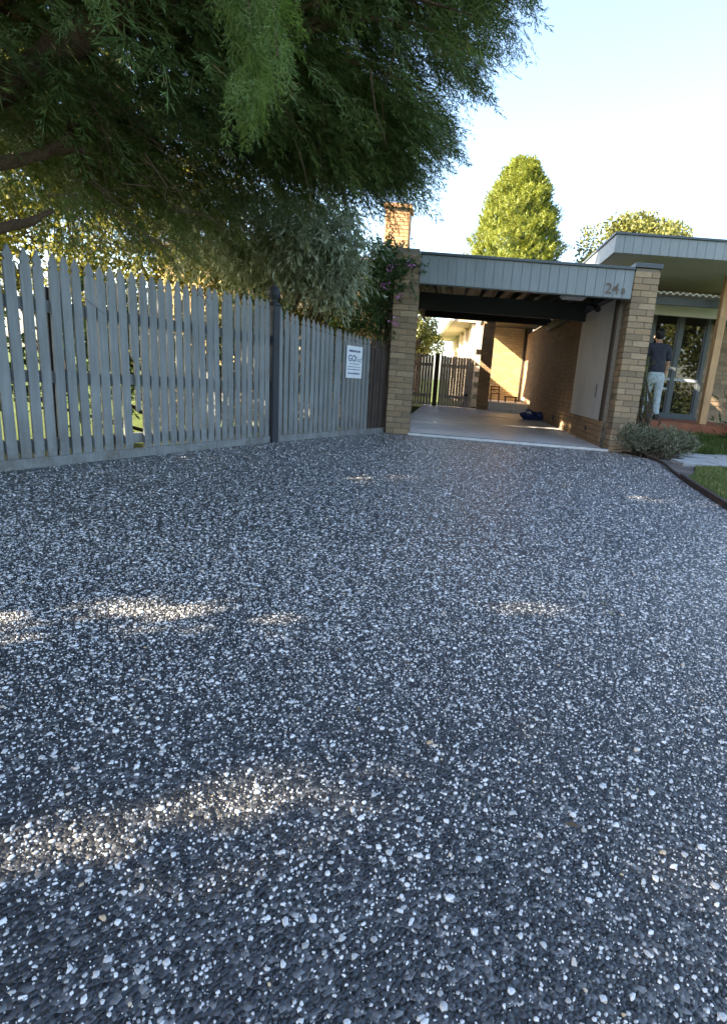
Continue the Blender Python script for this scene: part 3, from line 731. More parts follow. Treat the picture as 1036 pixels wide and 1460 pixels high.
# ------------------------------------------------------------------ neighbour's house behind the fence
nh = empty('neighbour_house', (-4, 14, 0), "neighbour's tan brick house with tall chimney behind the fence", 'house')
brick_wall(nh, (-5.6, 10.75, 0), (1, 0), (0, -1), 4.1, 2.7, limit=0, mat=M_sunlit_brick)
MB().box(-5.58, -1.52, 10.9, 20.5, 0, 2.68).build('wall', M_sunlit_brick, nh)
v = [(-5.9, 10.45, 2.80), (-1.40, 10.45, 2.80), (-5.9, 20.9, 2.80), (-1.40, 20.9, 2.80), (-3.65, 12.6, 3.35), (-3.65, 18.8, 3.35)]
MB().add(v, [(0,1,4),(3,2,5),(1,3,5,4),(2,0,4,5),(0,2,3,1)]).build('roof', M_tile, nh)
ch = MB().box(-2.03, -1.47, 15.02, 15.58, 2.5, 4.88).build('chimney', M_mortar, nh)
for (o_, u_, n_) in (((-2.04, 15.0, 2.6), (1, 0), (0, -1)), ((-1.45, 15.0, 2.6), (0, 1), (1, 0)), ((-2.05, 15.6, 2.6), (0, -1), (-1, 0))):
    for c in range(26):
        u = -.12 if c % 2 else 0
        while u < .55:
            a, b = max(u, 0)+.005, min(u+.24, .59)-.005; u += .24
            if b-a < .04: continue
            m = (a+b)/2
            q = bpy.data.objects.new('brick', brick_mesh(b-a, .05, .076, M_chim)); COL.objects.link(q); q.parent = ch
            q.location = (o_[0]+u_[0]*m-(-4 if False else 0), o_[1]+u_[1]*m, o_[2]+c*.086); q.rotation_euler.z = math.atan2(u_[1], u_[0])
            q.matrix_parent_inverse = Matrix.Translation(nh.location).inverted() @ Matrix.Identity(4) if False else Matrix.Identity(4)
MB().box(-2.1, -1.4, 14.94, 15.66, 4.88, 4.97).build('chimney_cap', M_chim, nh)
MB().box(-3.35, -2.45, 10.66, 10.74, 1.2, 2.3).build('window', M_render, nh)

# ------------------------------------------------------------------ picket fence
def picket_mesh(h, mat, broken=False):
    w, t = .072, .019; hw = w/2
    prof = [(-hw, .0), (hw, .0), (hw, h-.115), (hw*.62, h-.10), (hw*.95, h-.075), (0, h), (-hw*.95, h-.075), (-hw*.62, h-.10), (-hw, h-.115)]
    if broken: prof = [(-hw*.1, .33), (hw*.2, .31), (hw*.6, .34), (hw, .32)] + prof[2:] ; prof.insert(len(prof), (-hw, .78)); prof.insert(len(prof), (-hw*.3, .74))
    n = len(prof); g = MB()
    g.add([(x, -t/2, z) for x, z in prof]+[(x, t/2, z) for x, z in prof], [tuple(range(n)), tuple(range(2*n-1, n-1, -1))]+[(i, n+i, n+(i+1) % n, (i+1) % n) for i in range(n)])
    return g.mesh('picket', mat)
PKC = {}
def pk(h, mat):
    key = (round(h, 2), mat.name)
    if key not in PKC: PKC[key] = picket_mesh(key[0], mat)
    return PKC[key]
PITCH_P = .0945; PB = .075
def fence(name, A, B, hfun, label, mats, broken=None, plinth=True):
    d = (B-A); ln = d.length; d.normalize(); nrm = Vector((d.y, -d.x)); ang = math.atan2(d.y, d.x)   # nrm faces the drive
    e = empty(name, (A.x, A.y, 0), label, 'fence', 'grey picket fence panels along the driveway'); n = int(ln/PITCH_P)
    for k in range(n):
        s = ln-(k+.5)*PITCH_P if broken is not None else (k+.5)*PITCH_P
        p = A+d*s+nrm*random.uniform(-.003, .003); m = mats(s/ln)
        me = picket_mesh(hfun(s/ln)-PB, m, True) if broken is not None and k == broken else pk(hfun(s/ln)-PB+random.uniform(-.006, .006), m)
        piece('picket', me, (p.x, p.y, PB), 0, e, rot=(random.uniform(-.008, .008), random.uniform(-.009, .009), ang+random.uniform(-.05, .05))).scale.x = random.uniform(.94, 1.04)
    for z in (.16, .66, 1.16):
        c = A+d*ln/2-nrm*.042
        MB().obox((c.x, c.y, z), d, ln, .045, .085).build('rail', M_picket if mats(.2) is M_picket else M_oldpicket, e)
    if plinth:
        c = A+d*ln/2+nrm*.002
        MB().obox((c.x, c.y, .026), d, ln, .035, .095).build('plinth_board', M_picket, e, bevel=.003)
    for s in np.arange(ln-.02, 0, -2.35)[1:]:
        p = A+d*float(s)-nrm*.115; MB().obox((p.x, p.y, .65), d, .09, .09, 1.3).build('post', M_post, e)
    return e
fence('picket_fence', F0, FB-FD1*.06, lambda t: 1.575-.055*math.sin(math.pi*np.clip((t-.05)/.95, 0, 1)), 'long grey picket fence at the left with one broken picket', lambda t: M_picket, broken=18)
def h2(t): return 1.54-.215*t**.62 if t < .97 else 1.32
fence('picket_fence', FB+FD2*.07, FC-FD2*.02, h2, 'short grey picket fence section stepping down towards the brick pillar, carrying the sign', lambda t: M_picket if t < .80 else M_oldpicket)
gp = empty('fence_post', (FB.x, FB.y, 0), 'dark charcoal fence post with round finial between the fence panels', 'post')
MB().obox((FB.x, FB.y, .76), FD1, .105, .105, 1.53).build('shaft', M_post, gp, bevel=.008)
MB().lathe((FB.x, FB.y, 1.526), [(.068, 0), (.07, .018), (.045, .03), (.032, .045), (.045, .062), (.066, .09), (.074, .12), (.066, .155), (.04, .185), (.018, .198), (.012, .225), (.001, .235)], 18).build('finial', M_post, gp, smooth=True)

# printed sign on the fence
d2 = FD2; nr = Vector((d2.y, -d2.x)); s0 = FB+d2*1.36+nr*.024
sg = empty('fence_sign', (s0.x, s0.y, .8), 'white printed contractor sign fixed to the grey fence', 'sign')
sa = math.atan2(d2.y, d2.x)
def sgp(u, z, o=.0): q = s0+d2*u+nr*o; return (q.x, q.y, z)
def plate(u0, u1, z0, z1, t0, t1, name, mat):
    c = s0+d2*(u0+u1)/2+nr*(t0+t1)/2
    return MB().obox((c.x, c.y, (z0+z1)/2), d2, u1-u0, t1-t0, z1-z0).build(name, mat, sg)
M_signw = paint('sign_white', (0.76, 0.78, 0.79), .45, .03, 4); M_ink = paint('navy_ink', (.03, .06, .17), .5, .02, 4); M_teal = paint('grey_teal_ink', (.16, .25, .26), .5, .02, 4)
plate(0, .365, .79, 1.215, 0, .005, 'panel', M_signw)
RT = (math.pi/2, 0, sa)
text('GO', .115, sgp(.035, 1.015, .0058), RT, M_ink, sg, 'lettering', .0004, 0, .002)
text('Tech', .10, sgp(.185, 1.010, .0058), RT, M_teal, sg, 'lettering', .0004, 0, .0005)
rs_ = random.Random(3)
def scribble(u0, u1, z, h, mat):
    u = u0
    while u < u1:
        wv = rs_.uniform(.010, .030); wv = min(wv, u1-u+.001)
        plate(u, u+wv, z, z+h*rs_.uniform(.6, 1.0), .0055, .0062, 'print_line', mat); u += wv+rs_.uniform(.003, .008)
scribble(.05, .31, 1.135, .032, M_ink); scribble(.06, .30, .975, .012, M_teal); scribble(.03, .33, .935, .013, M_teal)
scribble(.03, .33, .900, .013, M_ink); scribble(.04, .32, .842, .026, M_ink)

# ------------------------------------------------------------------ big conifer over the drive
TR = np.array([-4.35, 3.55, 0.0])
ct = empty('conifer_tree', (TR[0], TR[1], 0), 'huge dark conifer overhanging the fence and driveway from the left', 'tree')
tk = MB(); tk.tube([(-4.35, 3.55, -.1), (-4.37, 3.56, .5), (-4.33, 3.6, 2), (-4.4, 3.7, 4.5), (-4.3, 3.7, 7.5), (-4.3, 3.7, 10.5)], [.42, .36, .31, .25, .15, .03], 14, .06)
tk.build('trunk', M_bark, ct, smooth=True)
def limb(pts, r, mat=M_bark, name='limb'):
    P_ = [Vector(p) for p in pts]; q, rr = [], []                      # finer rings, knots and kinks
    for i in range(len(P_)-1):
        for k in range(5):
            t = k/5; q.append(P_[i].lerp(P_[i+1], t)+Vector(rng.normal(0, .12*r[i], 3))*(k > 0)); rr.append((r[i]*(1-t)+r[i+1]*t)*random.uniform(.88, 1.12))
    q.append(P_[-1]); rr.append(r[-1])
    return MB().tube(q, rr, 14, .09).build(name, mat, ct, smooth=True)
limb([(-4.33, 3.6, 1.75), (-3.75, 3.95, 2.2), (-3.24, 4.21, 2.56), (-2.84, 4.38, 2.92), (-2.44, 4.56, 3.26), (-1.9, 4.8, 3.62), (-1.1, 5.15, 4.1), (-.3, 5.5, 4.5)], [.15, .125, .105, .095, .085, .065, .045, .015])
limb([(-4.3, 3.65, 1.45), (-3.7, 4.0, 1.85), (-3.28, 4.19, 2.08), (-3.02, 4.31, 2.21), (-2.90, 4.36, 2.33), (-2.87, 4.38, 2.44)], [.07, .055, .042, .036, .03, .026], M_twig, 'dead_branch')
limb([(-3.0, 4.31, 2.22), (-2.86, 4.34, 2.25), (-2.76, 4.33, 2.25)], [.026, .022, .02], M_twig, 'dead_branch')
limb([(-4.3, 3.6, 1.0), (-3.7, 3.95, 1.45), (-3.32, 4.12, 1.64), (-3.12, 4.24, 1.74), (-3.0, 4.3, 1.84)], [.06, .05, .036, .028, .012], M_twig, 'dead_branch')
limb([(-4.35, 3.65, 2.8), (-3.7, 4.2, 3.4), (-3.1, 4.9, 3.7), (-2.3, 5.9, 3.7), (-1.5, 6.5, 3.5)], [.13, .10, .08, .05, .02])
limb([(-4.35, 3.6, 2.2), (-3.5, 3.4, 3.0), (-2.7, 3.3, 3.5), (-1.8, 3.3, 3.7)], [.12, .09, .06, .02])

# foliage sampled over branches; each branch carries drooping sprays
Ps, Ds, Ns, Sc = [], [], [], []
tw = MB()
def bough(a, b, n, sag=.25, spread=.35, sc=(.26, .5), hang=.55):
    a, b = np.array(a, float), np.array(b, float); d = b-a; ln = np.linalg.norm(d); du = d/ln
    side = np.cross(du, [0, 0, 1.0]); side /= np.linalg.norm(side)
    t = rng.random(n)**.75; base = a + d*t[:, None]; base[:, 2] += sag*np.sin(t*np.pi)*.6 - sag*t**2
    off = rng.normal(0, 1, n)*spread*(1.05-.55*t); P = base + side*off[:, None]; P[:, 2] += rng.normal(0, .09, n) - .25*np.abs(off)
    D = du*1.0 + side*(np.sign(off)*rng.uniform(.2, 1.0, n))[:, None] + rng.normal(0, .25, (n, 3)); D[:, 2] -= hang*rng.uniform(.3, 1.6, n)
    N = np.array([0, 0, 1.0]) + rng.normal(0, .45, (n, 3))
    Ps.append(P); Ds.append(D); Ns.append(N); Sc.append(rng.uniform(*sc, n))
    pts = [tuple(a + d*q + np.array([0, 0, sag*math.sin(q*math.pi)*.6 - sag*q*q])) for q in np.linspace(0, 1, 6)]
    if b[2] > 3.2: tw.tube(pts, list(np.linspace(.026, .005, 6)), 5, .1, cap=False)
pd = np.array([8, 3.5, 0])/np.hypot(8, 3.5); pn = np.array([-pd[1], pd[0], 0])      # along / across the crown
OUT = [(2.15, -0.75), (2.45, -0.55), (2.8, -.35), (3.2, -.15), (3.6, .10), (4.2, .36), (5.0, .55), (6.0, .3), (7.5, -.8), (9.0, -2.3)]
def xmax(z): return float(np.interp(z, [o[0] for o in OUT], [o[1] for o in OUT]))
def plane(x1, depth, z1):
    e = np.array([-6, 3, 0]) + pd*((x1+6)/pd[0]) + pn*depth; e[2] = z1; return e
for i in range(74):
    z1 = 2.75 + 2.4*random.random()**1.2; depth = random.uniform(-1.2, 1.9); f = random.random()**.6
    e = plane(-3.8 + (xmax(z1)+3.8)*f - .06*abs(depth), depth, z1)
    s = e - np.array([1.5+.8*random.random(), .4*depth, 0]); s[2] = e[2] - random.uniform(-.1, .45)
    bough(s, e, 58, sag=.22)
for i in range(46):                                          # the ragged right-hand outline
    z1 = random.uniform(2.4, 5.0); e = plane(xmax(z1) - random.uniform(0, .55), random.uniform(-.5, .9), z1)
    s = e - np.array([1.2+.5*random.random(), .3, random.uniform(-.15, .3)]); bough(s, e, 52, sag=.2, spread=.26, sc=(.22, .42))
for i in range(26):                                          # dark inner boughs behind the limb
    e = np.array([random.uniform(-4.4, -2.3), random.uniform(5.0, 7.0), random.uniform(2.35, 3.9)]); s = e+np.array([-1.0, -.5, random.uniform(-.2, .4)]); bough(s, e, 46, sag=.2, sc=(.24, .45))
for i in range(36):                                          # over the chimney
    e = plane(random.uniform(-1.4, -.5), random.uniform(-.2, .9), random.uniform(2.6, 3.5)); s = e - np.array([1.1, .3, random.uniform(-.2, .2)]); bough(s, e, 52, sag=.15, spread=.28, sc=(.22, .42))
for i in range(30):                                          # thin lower boughs over the fence
    e = np.array([random.uniform(-3.7, -2.3), random.uniform(4.6, 6.2), random.uniform(1.8, 2.7)]); s = e+np.array([-.9, -.25, .35]); bough(s, e, 30, sag=.2, sc=(.2, .38))
Pq, Dq, Nq, Sq = (np.concatenate(x) for x in (Ps, Ds, Ns, Sc))
k = carve(Pq, .10, Dq, Sq)
k &= Pq[:, 2] > np.interp(Pq[:, 0], [-3.6, -3.0, -2.6, -1.3, -.9, -.6], [1.75, 1.85, 2.5, 2.7, 2.6, 2.45])+rng.normal(0, .07, len(Pq)); k &= ~((Pq[:, 1] < 3.2) & (Pq[:, 2] < 2.6))
obj('crown', quads_to_mesh('crown', sprays(Pq[k], Dq[k], Nq[k], Sq[k]), M_con), ct)
tw.build('boughs', M_bark, ct)['kind'] = 'stuff'
# bare dead twigs under the crown
dt = MB()
for i in range(48):
    p = np.array([random.uniform(-3.2, -2.2), random.uniform(4.1, 4.7), random.uniform(1.7, 2.6)]); dd = np.array([random.uniform(.1, .6), random.uniform(-.1, .2), random.uniform(-.5, .15)])
    q = p+dd*.5+rng.normal(0, .04, 3); r_ = p+dd+rng.normal(0, .07, 3)
    dt.tube([p, q, r_], [.005, .003, .0015], 4, 0, cap=False)
for i in range(34):
    p = np.array([random.uniform(-3.0, -.6), random.uniform(4.4, 6.2), random.uniform(2.6, 3.4)]); r_ = p+np.array([random.uniform(-.1, .3), random.uniform(-.1, .1), -random.uniform(.3, .7)])
    dt.tube([p, (p+r_)/2+rng.normal(0, .04, 3), r_], [.007, .004, .002], 4, 0, cap=False)
dt.build('dead_twigs', M_twig, ct)['kind'] = 'stuff'
# upper crown out of the picture (it throws the shade)
n = 8000; th = rng.uniform(0, 2*np.pi, n); zz = 2.8 + 7.6*rng.random(n)**1.2; rad = (3.6*(1-((zz-3.0)/8.2).clip(0, 1))**.7+.3)*np.sqrt(rng.uniform(.15, 1, n))
P = np.stack([TR[0]+.5+1.25*rad*np.cos(th), TR[1]+.9+1.0*rad*np.sin(th), zz], -1); D = np.stack([np.cos(th), np.sin(th), -.5+0*th], -1)+rng.normal(0, .3, P.shape); sc_ = rng.uniform(.45, .8, n)
k = carve(P, .17, D, sc_) & ~((P[:, 0] > -3.2) & (P[:, 2] < 4.9)) & ~((P[:, 1] > 3.4) & (P[:, 2] < 4.2))
P = P[k]; D = D[k]
obj('upper_crown', quads_to_mesh('upper_crown', sprays(P, D, np.array([0, 0, 1.])+rng.normal(0, .5, P.shape), sc_[k], COARSE), M_con), ct)
# a fresh green spray hanging close to the camera
fs = MB(); Ps, Ds, Ns, Sc = [], [], [], []
def hang(top, bottom, n, w, sc):
    a, b = np.array(top), np.array(bottom); t = rng.random(n); P = a+(b-a)*t[:, None]+rng.normal(0, w, (n, 3))*np.array([1, .7, .4])
    D = (b-a)/np.linalg.norm(b-a)+rng.normal(0, .27, (n, 3)); Ps.append(P); Ds.append(D); Ns.append(np.array([-.2, -1, .3])+rng.normal(0, .5, (n, 3))); Sc.append(rng.uniform(*sc, n))
    fs.tube([tuple(a), tuple((a+b)/2+rng.normal(0, .01, 3)), tuple(b)], [.006, .004, .002], 5, cap=False)
hang((-1.02, 2.75, 2.62), (-.98, 2.72, 1.95), 85, .045, (.12, .22)); hang((-1.06, 2.8, 2.62), (-1.05, 2.8, 2.2), 45, .04, (.11, .19)); hang((-.93, 2.72, 2.62), (-.86, 2.70, 2.13), 45, .035, (.11, .19))
hang((-1.9, 2.9, 2.75), (-1.75, 2.85, 2.42), 40, .05, (.08, .15))
Pq, Dq, Nq, Sq = (np.concatenate(x) for x in (Ps, Ds, Ns, Sc)); k = carve(Pq, .03)
obj('hanging_spray', quads_to_mesh('hanging_spray', sprays(Pq[k], Dq[k], Nq[k], Sq[k]), M_near), ct); fs.tube([(-3.2, 3.3, 3.2), (-2.0, 2.95, 2.95), (-1.02, 2.75, 2.62)], [.03, .015, .006], 6); fs.build('hanging_twig', M_twig, ct)

# second conifer further along the fence, behind the camera's left shoulder
c2 = empty('shade_conifer', (-6.3, -3.1, 0), 'second tall conifer behind the fence beyond the left edge, shading the driveway', 'tree')
MB().tube([(-6.3, -3.1, -.1), (-6.3, -3.1, 2), (-6.35, -2.9, 5), (-6.3, -2.6, 9.5)], [.36, .28, .18, .03], 12, .05).build('trunk', M_bark, c2, smooth=True)
n = 8000; th = rng.uniform(0, 2*np.pi, n); zz = 1.5 + 8.2*rng.random(n)**1.25; rad = (3.4*(1-((zz-1.5)/8.6).clip(0, 1))**.8+.3)*np.sqrt(rng.uniform(.15, 1, n))
P = np.stack([-6.3+rad*np.cos(th), -2+rad*np.sin(th)*1.15, zz], -1); D = np.stack([np.cos(th), np.sin(th), -.5+0*th], -1)+rng.normal(0, .3, P.shape); sc_ = rng.uniform(.45, .8, n)
k = carve(P, .17, D, sc_); P = P[k]; D = D[k]
obj('crown', quads_to_mesh('crown', sprays(P, D, np.array([0, 0, 1.])+rng.normal(0, .5, P.shape), sc_[k], COARSE), M_con), c2)

# ------------------------------------------------------------------ shrubs behind the fence
def shrub(name, base, clumps, nleaf, ln, wd, mat, label, droop=.6, stems=7, group=None, cat='shrub', smat=M_stem, up=0.0):
    e = empty(name, base, label, cat, group); Q = []; st_ = MB(); tot = sum(c[3] for c in clumps)
    for (cx, cy, cz, wgt, rx, ry, rz) in clumps:
        m = int(nleaf*wgt/tot); nt = max(4, m//14)
        tp_ = rng.normal(0, 1, (nt, 3)); tp_ = unit(tp_)*rng.random((nt, 1))**.45*np.array([rx, ry, rz])+np.array([cx, cy, cz])
        idx = rng.integers(0, nt, m); td = unit(rng.normal(0, 1, (nt, 3))+np.array([0, 0, up-droop*.8]))
        tl = ln*rng.uniform(2.5, 5, (nt, 1)); s = rng.random((m, 1)); P = tp_[idx]+td[idx]*tl[idx]*s+rng.normal(0, ln*.15, (m, 3))
        D = td[idx]*.9+rng.normal(0, .6, (m, 3)); D[:, 2] -= droop*.5; D[:, 2] += up*.5
        Q.append(leaf_quads(P, D, rng.normal(0, 1, (m, 3))+np.array([0, 0, .8]), ln*rng.uniform(.6, 1.3, m), wd*rng.uniform(.7, 1.3, m), .04))
        for q in range(max(1, int(stems*wgt/tot*3))):
            t_ = np.array([cx, cy, cz])+rng.normal(0, .45, 3)*np.array([rx, ry, rz]); b_ = np.array(base)+np.array([random.uniform(-.25, .25), random.uniform(-.2, .2), 0])
            st_.tube([tuple(b_), tuple(b_*.45+t_*.55+rng.normal(0, .1, 3)), tuple(t_)], [.024, .015, .004], 6, .1, cap=False)
    obj('foliage', quads_to_mesh('foliage', np.concatenate(Q), mat), e); st_.build('stems', smat, e); return e
shrub('weeping_shrub', (-2.5, 8.3, 0), [(-3.1, 7.4, 2.5, 1.2, .6, .5, .5), (-2.2, 7.5, 2.55, 1.3, .6, .5, .5), (-1.75, 7.9, 2.5, 1.2, .45, .45, .55), (-2.5, 7.7, 2.15, 1, .7, .4, .35), (-1.75, 7.8, 2.1, .6, .3, .3, .3), (-2.2, 7.9, 3.0, .9, .8, .5, .3)],
      26000, .105, .021, M_olive, 'pale grey green weeping shrub hanging over the fence post', 1.1)
shrub('flowering_shrub', (-1.35, 9.3, 0), [(-1.25, 8.75, 2.15, 1, .4, .35, .45), (-.95, 8.6, 2.35, .7, .28, .25, .25), (-1.35, 8.8, 1.65, .9, .45, .3, .35), (-1.2, 9.0, 2.6, .5, .3, .3, .22), (-1.75, 8.9, 1.8, .6, .35, .3, .4), (-1.38, 9.7, 2.2, 1.1, .25, .45, .5), (-1.38, 10.2, 2.3, .9, .22, .3, .45), (-1.38, 9.9, 2.55, 1.2, .2, .5, .22), (-1.1, 8.75, 2.62, .5, .25, .2, .2)],  # rear clumps added to block sun reaching the carport side wall
      15000, .055, .026, M_dkleaf, 'dark green flowering shrub with pink blooms beside the left pillar', .4)
fe = bpy.data.objects['flowering_shrub']
for (x, y, z) in ((-.93, 8.42, 1.62), (-.88, 8.45, 1.98), (-1.02, 8.4, 2.35), (-.75, 8.5, 2.42), (-1.1, 8.42, 2.1)):
    n = 14; P = np.array([x, y, z])+rng.normal(0, .035, (n, 3)); Q = leaf_quads(P, rng.normal(0, 1, (n, 3))+np.array([.2, -.6, -.4]), rng.normal(0, 1, (n, 3)), rng.uniform(.03, .06, n), rng.uniform(.02, .035, n), .1)
    obj('flower', quads_to_mesh('flower', Q, M_pink), fe)['kind'] = 'stuff'
shrub('backlit_shrub', (-5.0, 9.5, 0), [(-5.6, 8.8, 2.0, 1, .9, .6, .9), (-4.6, 9.2, 2.6, 1.1, .9, .7, .9), (-3.7, 9.6, 2.3, 1, .8, .7, .8), (-3.4, 9.4, 1.5, .7, .8, .6, .5), (-5.0, 9.0, 1.2, .8, 1.0, .6, .6), (-4.2, 9.8, 3.5, .8, .9, .6, .6)],
      25000, .08, .036, M_yell, 'sunlit yellow green shrub filling the garden behind the long fence', .5)
shrub('backlit_shrub', (-2.6, 9.9, 0), [(-2.9, 9.8, 1.9, 1, .7, .5, .6), (-2.2, 10.0, 1.6, 1, .5, .5, .5), (-2.7, 9.7, 2.6, .7, .6, .5, .5)],
      10000, .075, .032, M_yell, 'smaller yellow green shrub low behind the short fence section', .5)
shrub('undergrowth', (-3.0, 6.3, 0), [(-4.3, 5.0, .7, .8, .4, .5, .6), (-3.75, 6.0, .75, 1, .4, .5, .7), (-3.1, 6.6, .7, 1, .4, .5, .65), (-2.65, 7.5, .75, 1.2, .4, .5, .7), (-1.95, 8.3, .75, 1, .35, .4, .65), (-3.4, 5.5, 1.15, .8, .3, .4, .4), (-2.5, 7.0, 1.2, .9, .4, .4, .4), (-2.9, 6.9, .5, .8, .4, .5, .4)],
      17000, .07, .036, M_dkleaf, 'dark leafy undergrowth close behind the picket fence', .3)
shrub('tall_garden_tree', (-8.0, 11.5, 0), [(-8.5, 11.5, 4, 1, 1.6, 1.2, 1.3), (-6.9, 11.8, 4.6, 1, 1.5, 1.2, 1.2), (-7.7, 11.3, 5.6, .8, 1.5, 1, 1), (-9.3, 11, 2.6, .8, 1.2, 1, 1.2)],
      22000, .13, .065, M_yell, 'tall sunlit tree in the garden behind the conifer', .4, 9, cat='tree')

# ------------------------------------------------------------------ trees behind the house
gc = empty('golden_conifer', (2.45, 30, 0), 'bright yellow green pointed conifer rising above the carport roof', 'tree')
MB().tube([(2.45, 30, -.1), (2.45, 30, 5), (2.4, 30, 10.6)], [.25, .18, .03], 10, .05).build('trunk', M_bark, gc)
n = 8200; zz = 3.5+7.6*rng.random(n)**.9; th = rng.uniform(0, 2*np.pi, n)
prof = np.interp(zz, [0, 3.5, 6, 7.2, 8.2, 9.2, 10.0, 10.7, 11.2, 11.4], [1.5, 2.05, 2.14, 2.05, 1.82, 1.45, 1.08, .66, .27, .05])
lump_ = 1+.10*np.sin(th*7+zz*3.1)+.09*np.sin(th*4-zz*4.7)+.06*np.sin(zz*9+th*11)
P = np.stack([2.45+prof*lump_*np.cos(th), 30+prof*lump_*np.sin(th), zz], -1)*1.0; P[:, :2] = np.array([2.45, 30])+(P[:, :2]-np.array([2.45, 30]))*(.80+.2*rng.random((n, 1)))
D = np.stack([np.cos(th)*.75, np.sin(th)*.75, 1.0+0*th], -1)+rng.normal(0, .35, (n, 3))
obj('crown', quads_to_mesh('crown', sprays(P, D, np.stack([np.cos(th), np.sin(th), 0*th], -1)+rng.normal(0, .4, (n, 3)), rng.uniform(.25, .5, n), [spray_template(20, 8, -.1, .10, .5, 2), spray_template(21, 8, -.1, .10, .5, 2)]), M_gold), gc)
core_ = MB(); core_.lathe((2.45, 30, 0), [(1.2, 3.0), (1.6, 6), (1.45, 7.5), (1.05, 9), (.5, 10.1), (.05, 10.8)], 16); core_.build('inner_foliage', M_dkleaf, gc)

def broad_tree(name, base, cen, rad, nc, nleaf, lf, mat, label, seed, group=None):
    r = np.random.default_rng(seed); e = empty(name, base, label, 'tree', group); Q = []; st_ = MB()
    st_.tube([base, (base[0]+.1, base[1], cen[2]*.45), (cen[0], cen[1], cen[2])], [.22, .16, .06], 9, .08)
    cc = unit(r.normal(0, 1, (nc, 3)))*r.random((nc, 1))**.33*np.array(rad)*.82+np.array(cen)
    for c in cc:
        m = nleaf//nc; cr = min(rad)*r.uniform(.28, .46); o_ = unit(r.normal(0, 1, (m, 3))); P = c+o_*(r.random((m, 1))**.4)*cr*np.array([1, 1, .8])
        Q.append(leaf_quads(P, o_*.8+r.normal(0, .7, (m, 3)), o_+r.normal(0, .6, (m, 3)), lf*r.uniform(.6, 1.3, m), lf*.55*r.uniform(.7, 1.3, m), .04))
        st_.tube([(base[0]*.4+cen[0]*.6, base[1]*.4+cen[1]*.6, cen[2]*.6), tuple(c)], [.07, .015], 6, 0, cap=False)
    obj('crown', quads_to_mesh('crown', np.concatenate(Q), mat), e); st_.build('trunk', M_bark, e); return e
broad_tree('round_tree', (8.8, 30, 0), (8.35, 30, 7.15), (3.2, 2.3, 2.35), 60, 30000, .19, M_tree, 'round pale green tree behind the right house roof', 4)
broad_tree('backyard_tree', (-1.9, 27, 0), (-1.9, 27, 3.2), (1.5, 1.4, 1.6), 22, 7000, .15, M_tree, 'yellow green tree seen through the carport above the gate', 5)
broad_tree('street_tree', (12.5, -6.5, 0), (12.5, -6.5, 4.2), (3.2, 3.0, 2.6), 30, 6000, .28, M_tree, 'leafy front garden tree mirrored in the porch door glass', 6)
shrub('street_hedge', (15, -5, 0), [(9+i*1.4, -4-i*.5, .9, 1, .9, .7, .9) for i in range(10)], 6000, .2, .11, M_tree, 'clipped green hedge far right, mirrored in the porch glass', .1, cat='hedge')
broad_tree('street_tree', (18.5, -9.5, 0), (18.5, -9.5, 4.8), (3.6, 3.2, 3.0), 30, 6000, .3, M_tree, 'second leafy tree far right of the driveway, mirrored in the glass', 7)

# ------------------------------------------------------------------ plants on the right
shrub('silver_bush', (3.0, 8.2, .01), [(2.72, 8.15, .20, 1, .28, .25, .18), (3.05, 8.1, .24, 1.2, .30, .28, .20), (3.38, 8.25, .22, 1, .25, .25, .18), (3.0, 8.45, .30, .8, .4, .2, .14), (2.62, 8.35, .28, .5, .14, .15, .15)],
      9500, .034, .012, M_silver, 'low grey green bush at the foot of the right pillar', -.2, 12, up=.6)
shrub('slender_plant', (2.90, 8.95, .01), [(2.90, 8.98, .5, 1, .09, .1, .35), (2.90, 9.0, .9, .9, .08, .1, .3), (2.87, 9.0, 1.25, .5, .06, .08, .2)],
      1500, .05, .012, M_tree, 'slender upright plant growing behind the right pillar', -.4, 10, up=1.0, cat='plant')
shrub('porch_plant', (5.0, 9.6, .01), [(4.95, 9.6, .38, 1, .22, .16, .16), (5.15, 9.6, .5, .6, .2, .15, .15)], 420, .16, .03, M_dkleaf, 'dark spiky plant by the porch at the right edge', -.3, 5, up=1.0, cat='plant')

def blades(name, pts_fun, n, h, w, mat, label):
    P = pts_fun(n); m = len(P); D = rng.normal(0, .45, (m, 3)); D[:, 2] = 1
    Q = leaf_quads(P, D, rng.normal(0, 1, (m, 3))*np.array([1, 1, .2]), h*rng.uniform(.5, 1.3, m), w*rng.uniform(.7, 1.3, m), .06)
    return tag(obj(name, quads_to_mesh(name, Q, mat)), label, 'grass', kind='stuff')
def inside(P, poly):
    x, y = P[:, 0], P[:, 1]; c = np.zeros(len(P), bool); n = len(poly)
    for i in range(n):
        x1, y1 = poly[i]; x2, y2 = poly[(i+1) % n]
        c ^= ((y1 > y) != (y2 > y)) & (x < (x2-x1)*(y-y1)/((y2-y1)+1e-12)+x1)
    return c
def lawn_pts(n):
    P = np.stack([rng.uniform(2.3, 5.0, n), rng.uniform(3.6, 8.0, n), np.full(n, .018)], -1)
    return P[inside(P, [(2.30, 3.6), (2.42, 4.6), (2.62, 6.0), (2.98, 6.72), (3.2, 7.32), (4.7, 7.86), (5, 3.6)])]
n_ = 70; u_ = rng.random(n_); A_ = np.array(F0)+np.outer(u_, np.array(FC-F0)); P = np.concatenate([np.stack([A_[:, 0]+.10+.25*rng.random(n_)**2, A_[:, 1], np.full(n_, .012)], -1),
    np.stack([rng.uniform(-1.5, 1.8, 30), rng.uniform(.9, 7.5, 30), np.full(30, .014)], -1), np.stack([2.3+.4*rng.random(30), rng.uniform(5, 8.3, 30), np.full(30, .014)], -1)])
D = rng.normal(0, 1, P.shape); D[:, 2] *= .12; m_ = len(P)
